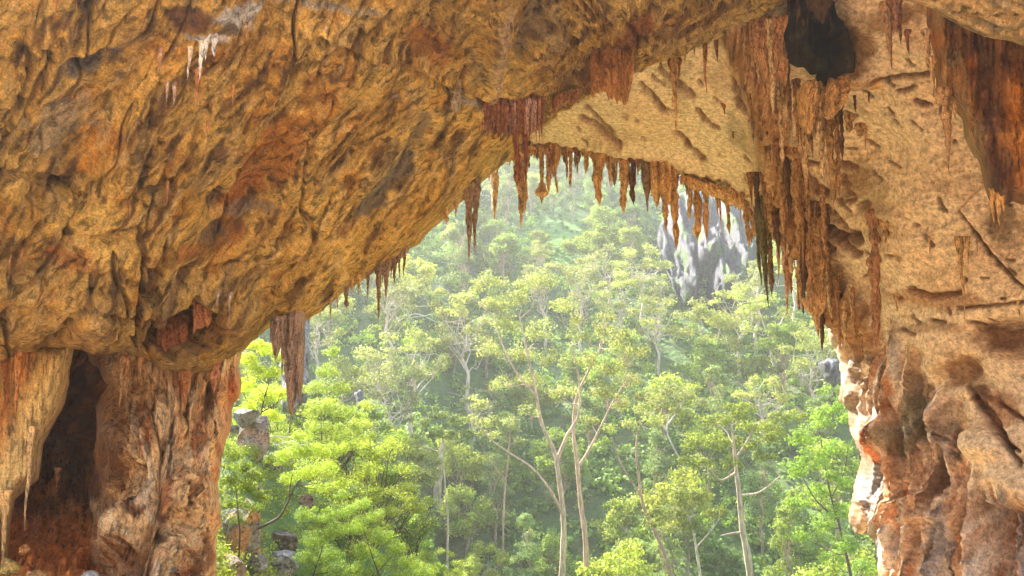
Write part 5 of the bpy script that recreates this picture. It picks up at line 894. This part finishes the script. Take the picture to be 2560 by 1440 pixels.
def boulder(cx, cy, d, w, h, label, col, seed, name='boulder', flat=0, orange=0):
    d = (gdepth(cx, cy+h*.28, 19, 60) or d) if cx > 400 else d
    bm = bpy.data.meshes.new('t'); import bmesh
    b = bmesh.new(); bmesh.ops.create_icosphere(b, subdivisions=5, radius=1); b.to_mesh(bm); b.free()
    V = np.zeros(len(bm.vertices)*3, f32); bm.vertices.foreach_get('co', V); V = V.reshape(-1, 3); F = np.zeros(len(bm.polygons)*3, np.int32); bm.polygons.foreach_get('vertices', F); F = F.reshape(-1, 3); bpy.data.meshes.remove(bm)
    rs = np.random.RandomState(seed)
    for k in range(11):
        nrm = rs.normal(size=3); nrm /= np.linalg.norm(nrm); off = rs.uniform(.55, .82); dd = V@nrm-off; V = V-np.maximum(dd, 0)[:, None]*nrm*.97
    V = V*(1+.10*fbm(V*2+seed, 3, 3)+.035*fbm(V*8+seed, 3, 5))[:, None]; m = d/FL; V = V*np.array([w*m*.66, w*m*.6, h*m*.66]); c0 = P(cx, cy, d)
    col = tuple(np.array(col)*(.55 if cx > 400 else 1)); C = np.tile(np.array(col), (len(V), 1)); q = V/(w*m)*3+seed; C = mixc(C, np.array(col)*.45, .8*sstep(0, .5, fbm(q, 4, 3))); C = mixc(C, (.34, .33, .31), .5*(cx > 400)*sstep(.15, .6, fbm(q*1.4, 3, 7)))
    if orange: C = mixc(C, (.55, .27, .10), orange*sstep(-.2, .3, fbm(q*.8, 2, 9)))
    o = mk(name, V, F, M_bould, None, np.clip(C, .01, .9), smooth=True); o.location = Vector([float(v) for v in c0]); return tag(o, label, 'boulder', 'boulders on the bank beside the pillar')
BC_ = (.40, .37, .33)
for a in [(600, 1345, 24, 92, 150, 'big orange-stained boulder touching the foot of the left pillar', BC_, 3, 'boulder', 0, .7), (575, 1300, 25, 70, 44, 'pale weathered boulder on top of the orange-stained one', (.52, .5, .47), 4), (708, 1362, 26, 68, 58, 'dark squarish boulder below the leaning wattle branch', (.22, .18, .13), 5), (700, 1402, 25, 84, 46, 'flat grey slab below the dark squarish boulder', (.42, .42, .42), 6), (640, 1418, 23, 60, 54, 'pale angular boulder at the bottom beside the grey slab', (.45, .42, .38), 7), (700, 1440, 22, 60, 34, 'pale boulder cut by the bottom edge of the picture', (.5, .47, .42), 8), (575, 1425, 22.5, 70, 60, 'brownish boulder at the foot of the pillar, bottom edge', (.42, .35, .28), 9, 'boulder', 0, .4),
          (640, 1100, 36, 66, 110, 'tall grey-brown boulder left of the bleached branches', (.46, .40, .34), 10, 'boulder', 0, .3), (612, 1045, 38, 60, 44, 'grey boulder above the tall one beside the pillar', (.42, .40, .36), 11), (590, 1090, 35, 50, 50, 'dark boulder between the pillar and the tall boulder', (.3, .26, .22), 12), (685, 1160, 40, 34, 50, 'small bluish grey rock below the bleached branches', (.36, .36, .4), 13), (765, 1262, 34, 40, 40, 'reddish rock half hidden behind the wattle foliage', (.36, .22, .16), 14), (650, 1240, 31, 24, 44, 'small tan rock in the shrubs beside the pillar', (.5, .38, .26), 15)]: boulder(*a)
for (cx, cy, d, w, h, lb, cl, sd_, org) in [(20, 1420, 15.4, 44, 40, 'round yellowish stone at the bottom left corner', (.42, .30, .07), 31, .3), (95, 1438, 15.2, 44, 26, 'low orange stone beside the round yellowish one', (.42, .22, .07), 32, .6), (222, 1440, 15.6, 36, 20, 'small grey stone at the bottom, left of the pillar', (.42, .40, .36), 33, 0), (60, 1375, 16, 22, 22, 'small round orange stone in the hollow', (.45, .2, .05), 34, .5)]: boulder(cx, cy, d, w, h, lb, cl, sd_, 'boulder', 0, org)
# ---------------------------------------------------------------- camera, sky, sun, air
cam = bpy.data.cameras.new('camera'); co = bpy.data.objects.new('camera', cam); COL.objects.link(co)
co.location = (0, 0, 0); co.rotation_euler = (rad(90)+PITCH, 0, 0); cam.sensor_width = 36; cam.lens = 36*FL/2560; cam.clip_end = 3000; cam.clip_start = .05
sc.camera = co
SUN_AZ, SUN_EL = rad(-42), rad(44)      # azimuth from +Y towards +X
sdv = Vector((math.sin(SUN_AZ)*math.cos(SUN_EL), math.cos(SUN_AZ)*math.cos(SUN_EL), math.sin(SUN_EL)))
sun = bpy.data.lights.new('sun', 'SUN'); sun.energy = 5.0; sun.angle = rad(.5); sun.color = (1, .94, .84)
so = bpy.data.objects.new('sun', sun); COL.objects.link(so); so.rotation_euler = sdv.to_track_quat('Z', 'Y').to_euler(); so.location = (0, 0, 60)
w = bpy.data.worlds.new('World'); sc.world = w; w.use_nodes = True; wn = w.node_tree; bgn = wn.nodes['Background']
sky = wn.nodes.new('ShaderNodeTexSky'); sky.sky_type = 'NISHITA'; sky.sun_disc = False; sky.sun_elevation = SUN_EL; sky.sun_rotation = SUN_AZ; sky.dust_density = 3; sky.air_density = 1
wn.links.new(sky.outputs[0], bgn.inputs[0]); bgn.inputs[1].default_value = .15
HAZE = .00055
if HAZE:
    hb = [(-700, -120, -45), (700, -120, -45), (700, 700, -45), (-700, 700, -45), (-700, -120, 130), (700, -120, 130), (700, 700, 130), (-700, 700, 130)]
    hm = bpy.data.materials.new('haze_air'); hm.use_nodes = True; hn = hm.node_tree; hn.nodes.remove(hn.nodes['Principled BSDF'])
    pv = hn.nodes.new('ShaderNodeVolumePrincipled'); pv.inputs['Density'].default_value = HAZE; pv.inputs['Color'].default_value = (.97, .98, 1, 1); pv.inputs['Anisotropy'].default_value = .45
    hn.links.new(pv.outputs[0], hn.nodes['Material Output'].inputs['Volume'])
    ho = mk('haze', hb, [(0, 3, 2, 1), (4, 5, 6, 7), (0, 1, 5, 4), (1, 2, 6, 5), (2, 3, 7, 6), (3, 0, 4, 7)], hm); ho['kind'] = 'stuff'
sc.render.engine = 'CYCLES'; c = sc.cycles; c.use_denoising = True; c.denoising_input_passes = 'RGB_ALBEDO_NORMAL'; c.denoising_prefilter = 'ACCURATE'
try: c.denoiser = 'OPENIMAGEDENOISE'
except Exception: pass
c.max_bounces = 7; c.diffuse_bounces = 5; c.glossy_bounces = 2; c.transmission_bounces = 5; c.transparent_max_bounces = 8; c.volume_bounces = 1
c.sample_clamp_indirect = 8; c.use_adaptive_sampling = True; c.adaptive_threshold = .02; c.caustics_reflective = False; c.caustics_refractive = False
sc.view_settings.view_transform = 'Standard'; sc.view_settings.look = 'None'; sc.view_settings.gamma = 1; sc.view_settings.exposure = 2.05
print('script', round(time.time()-T0, 1))
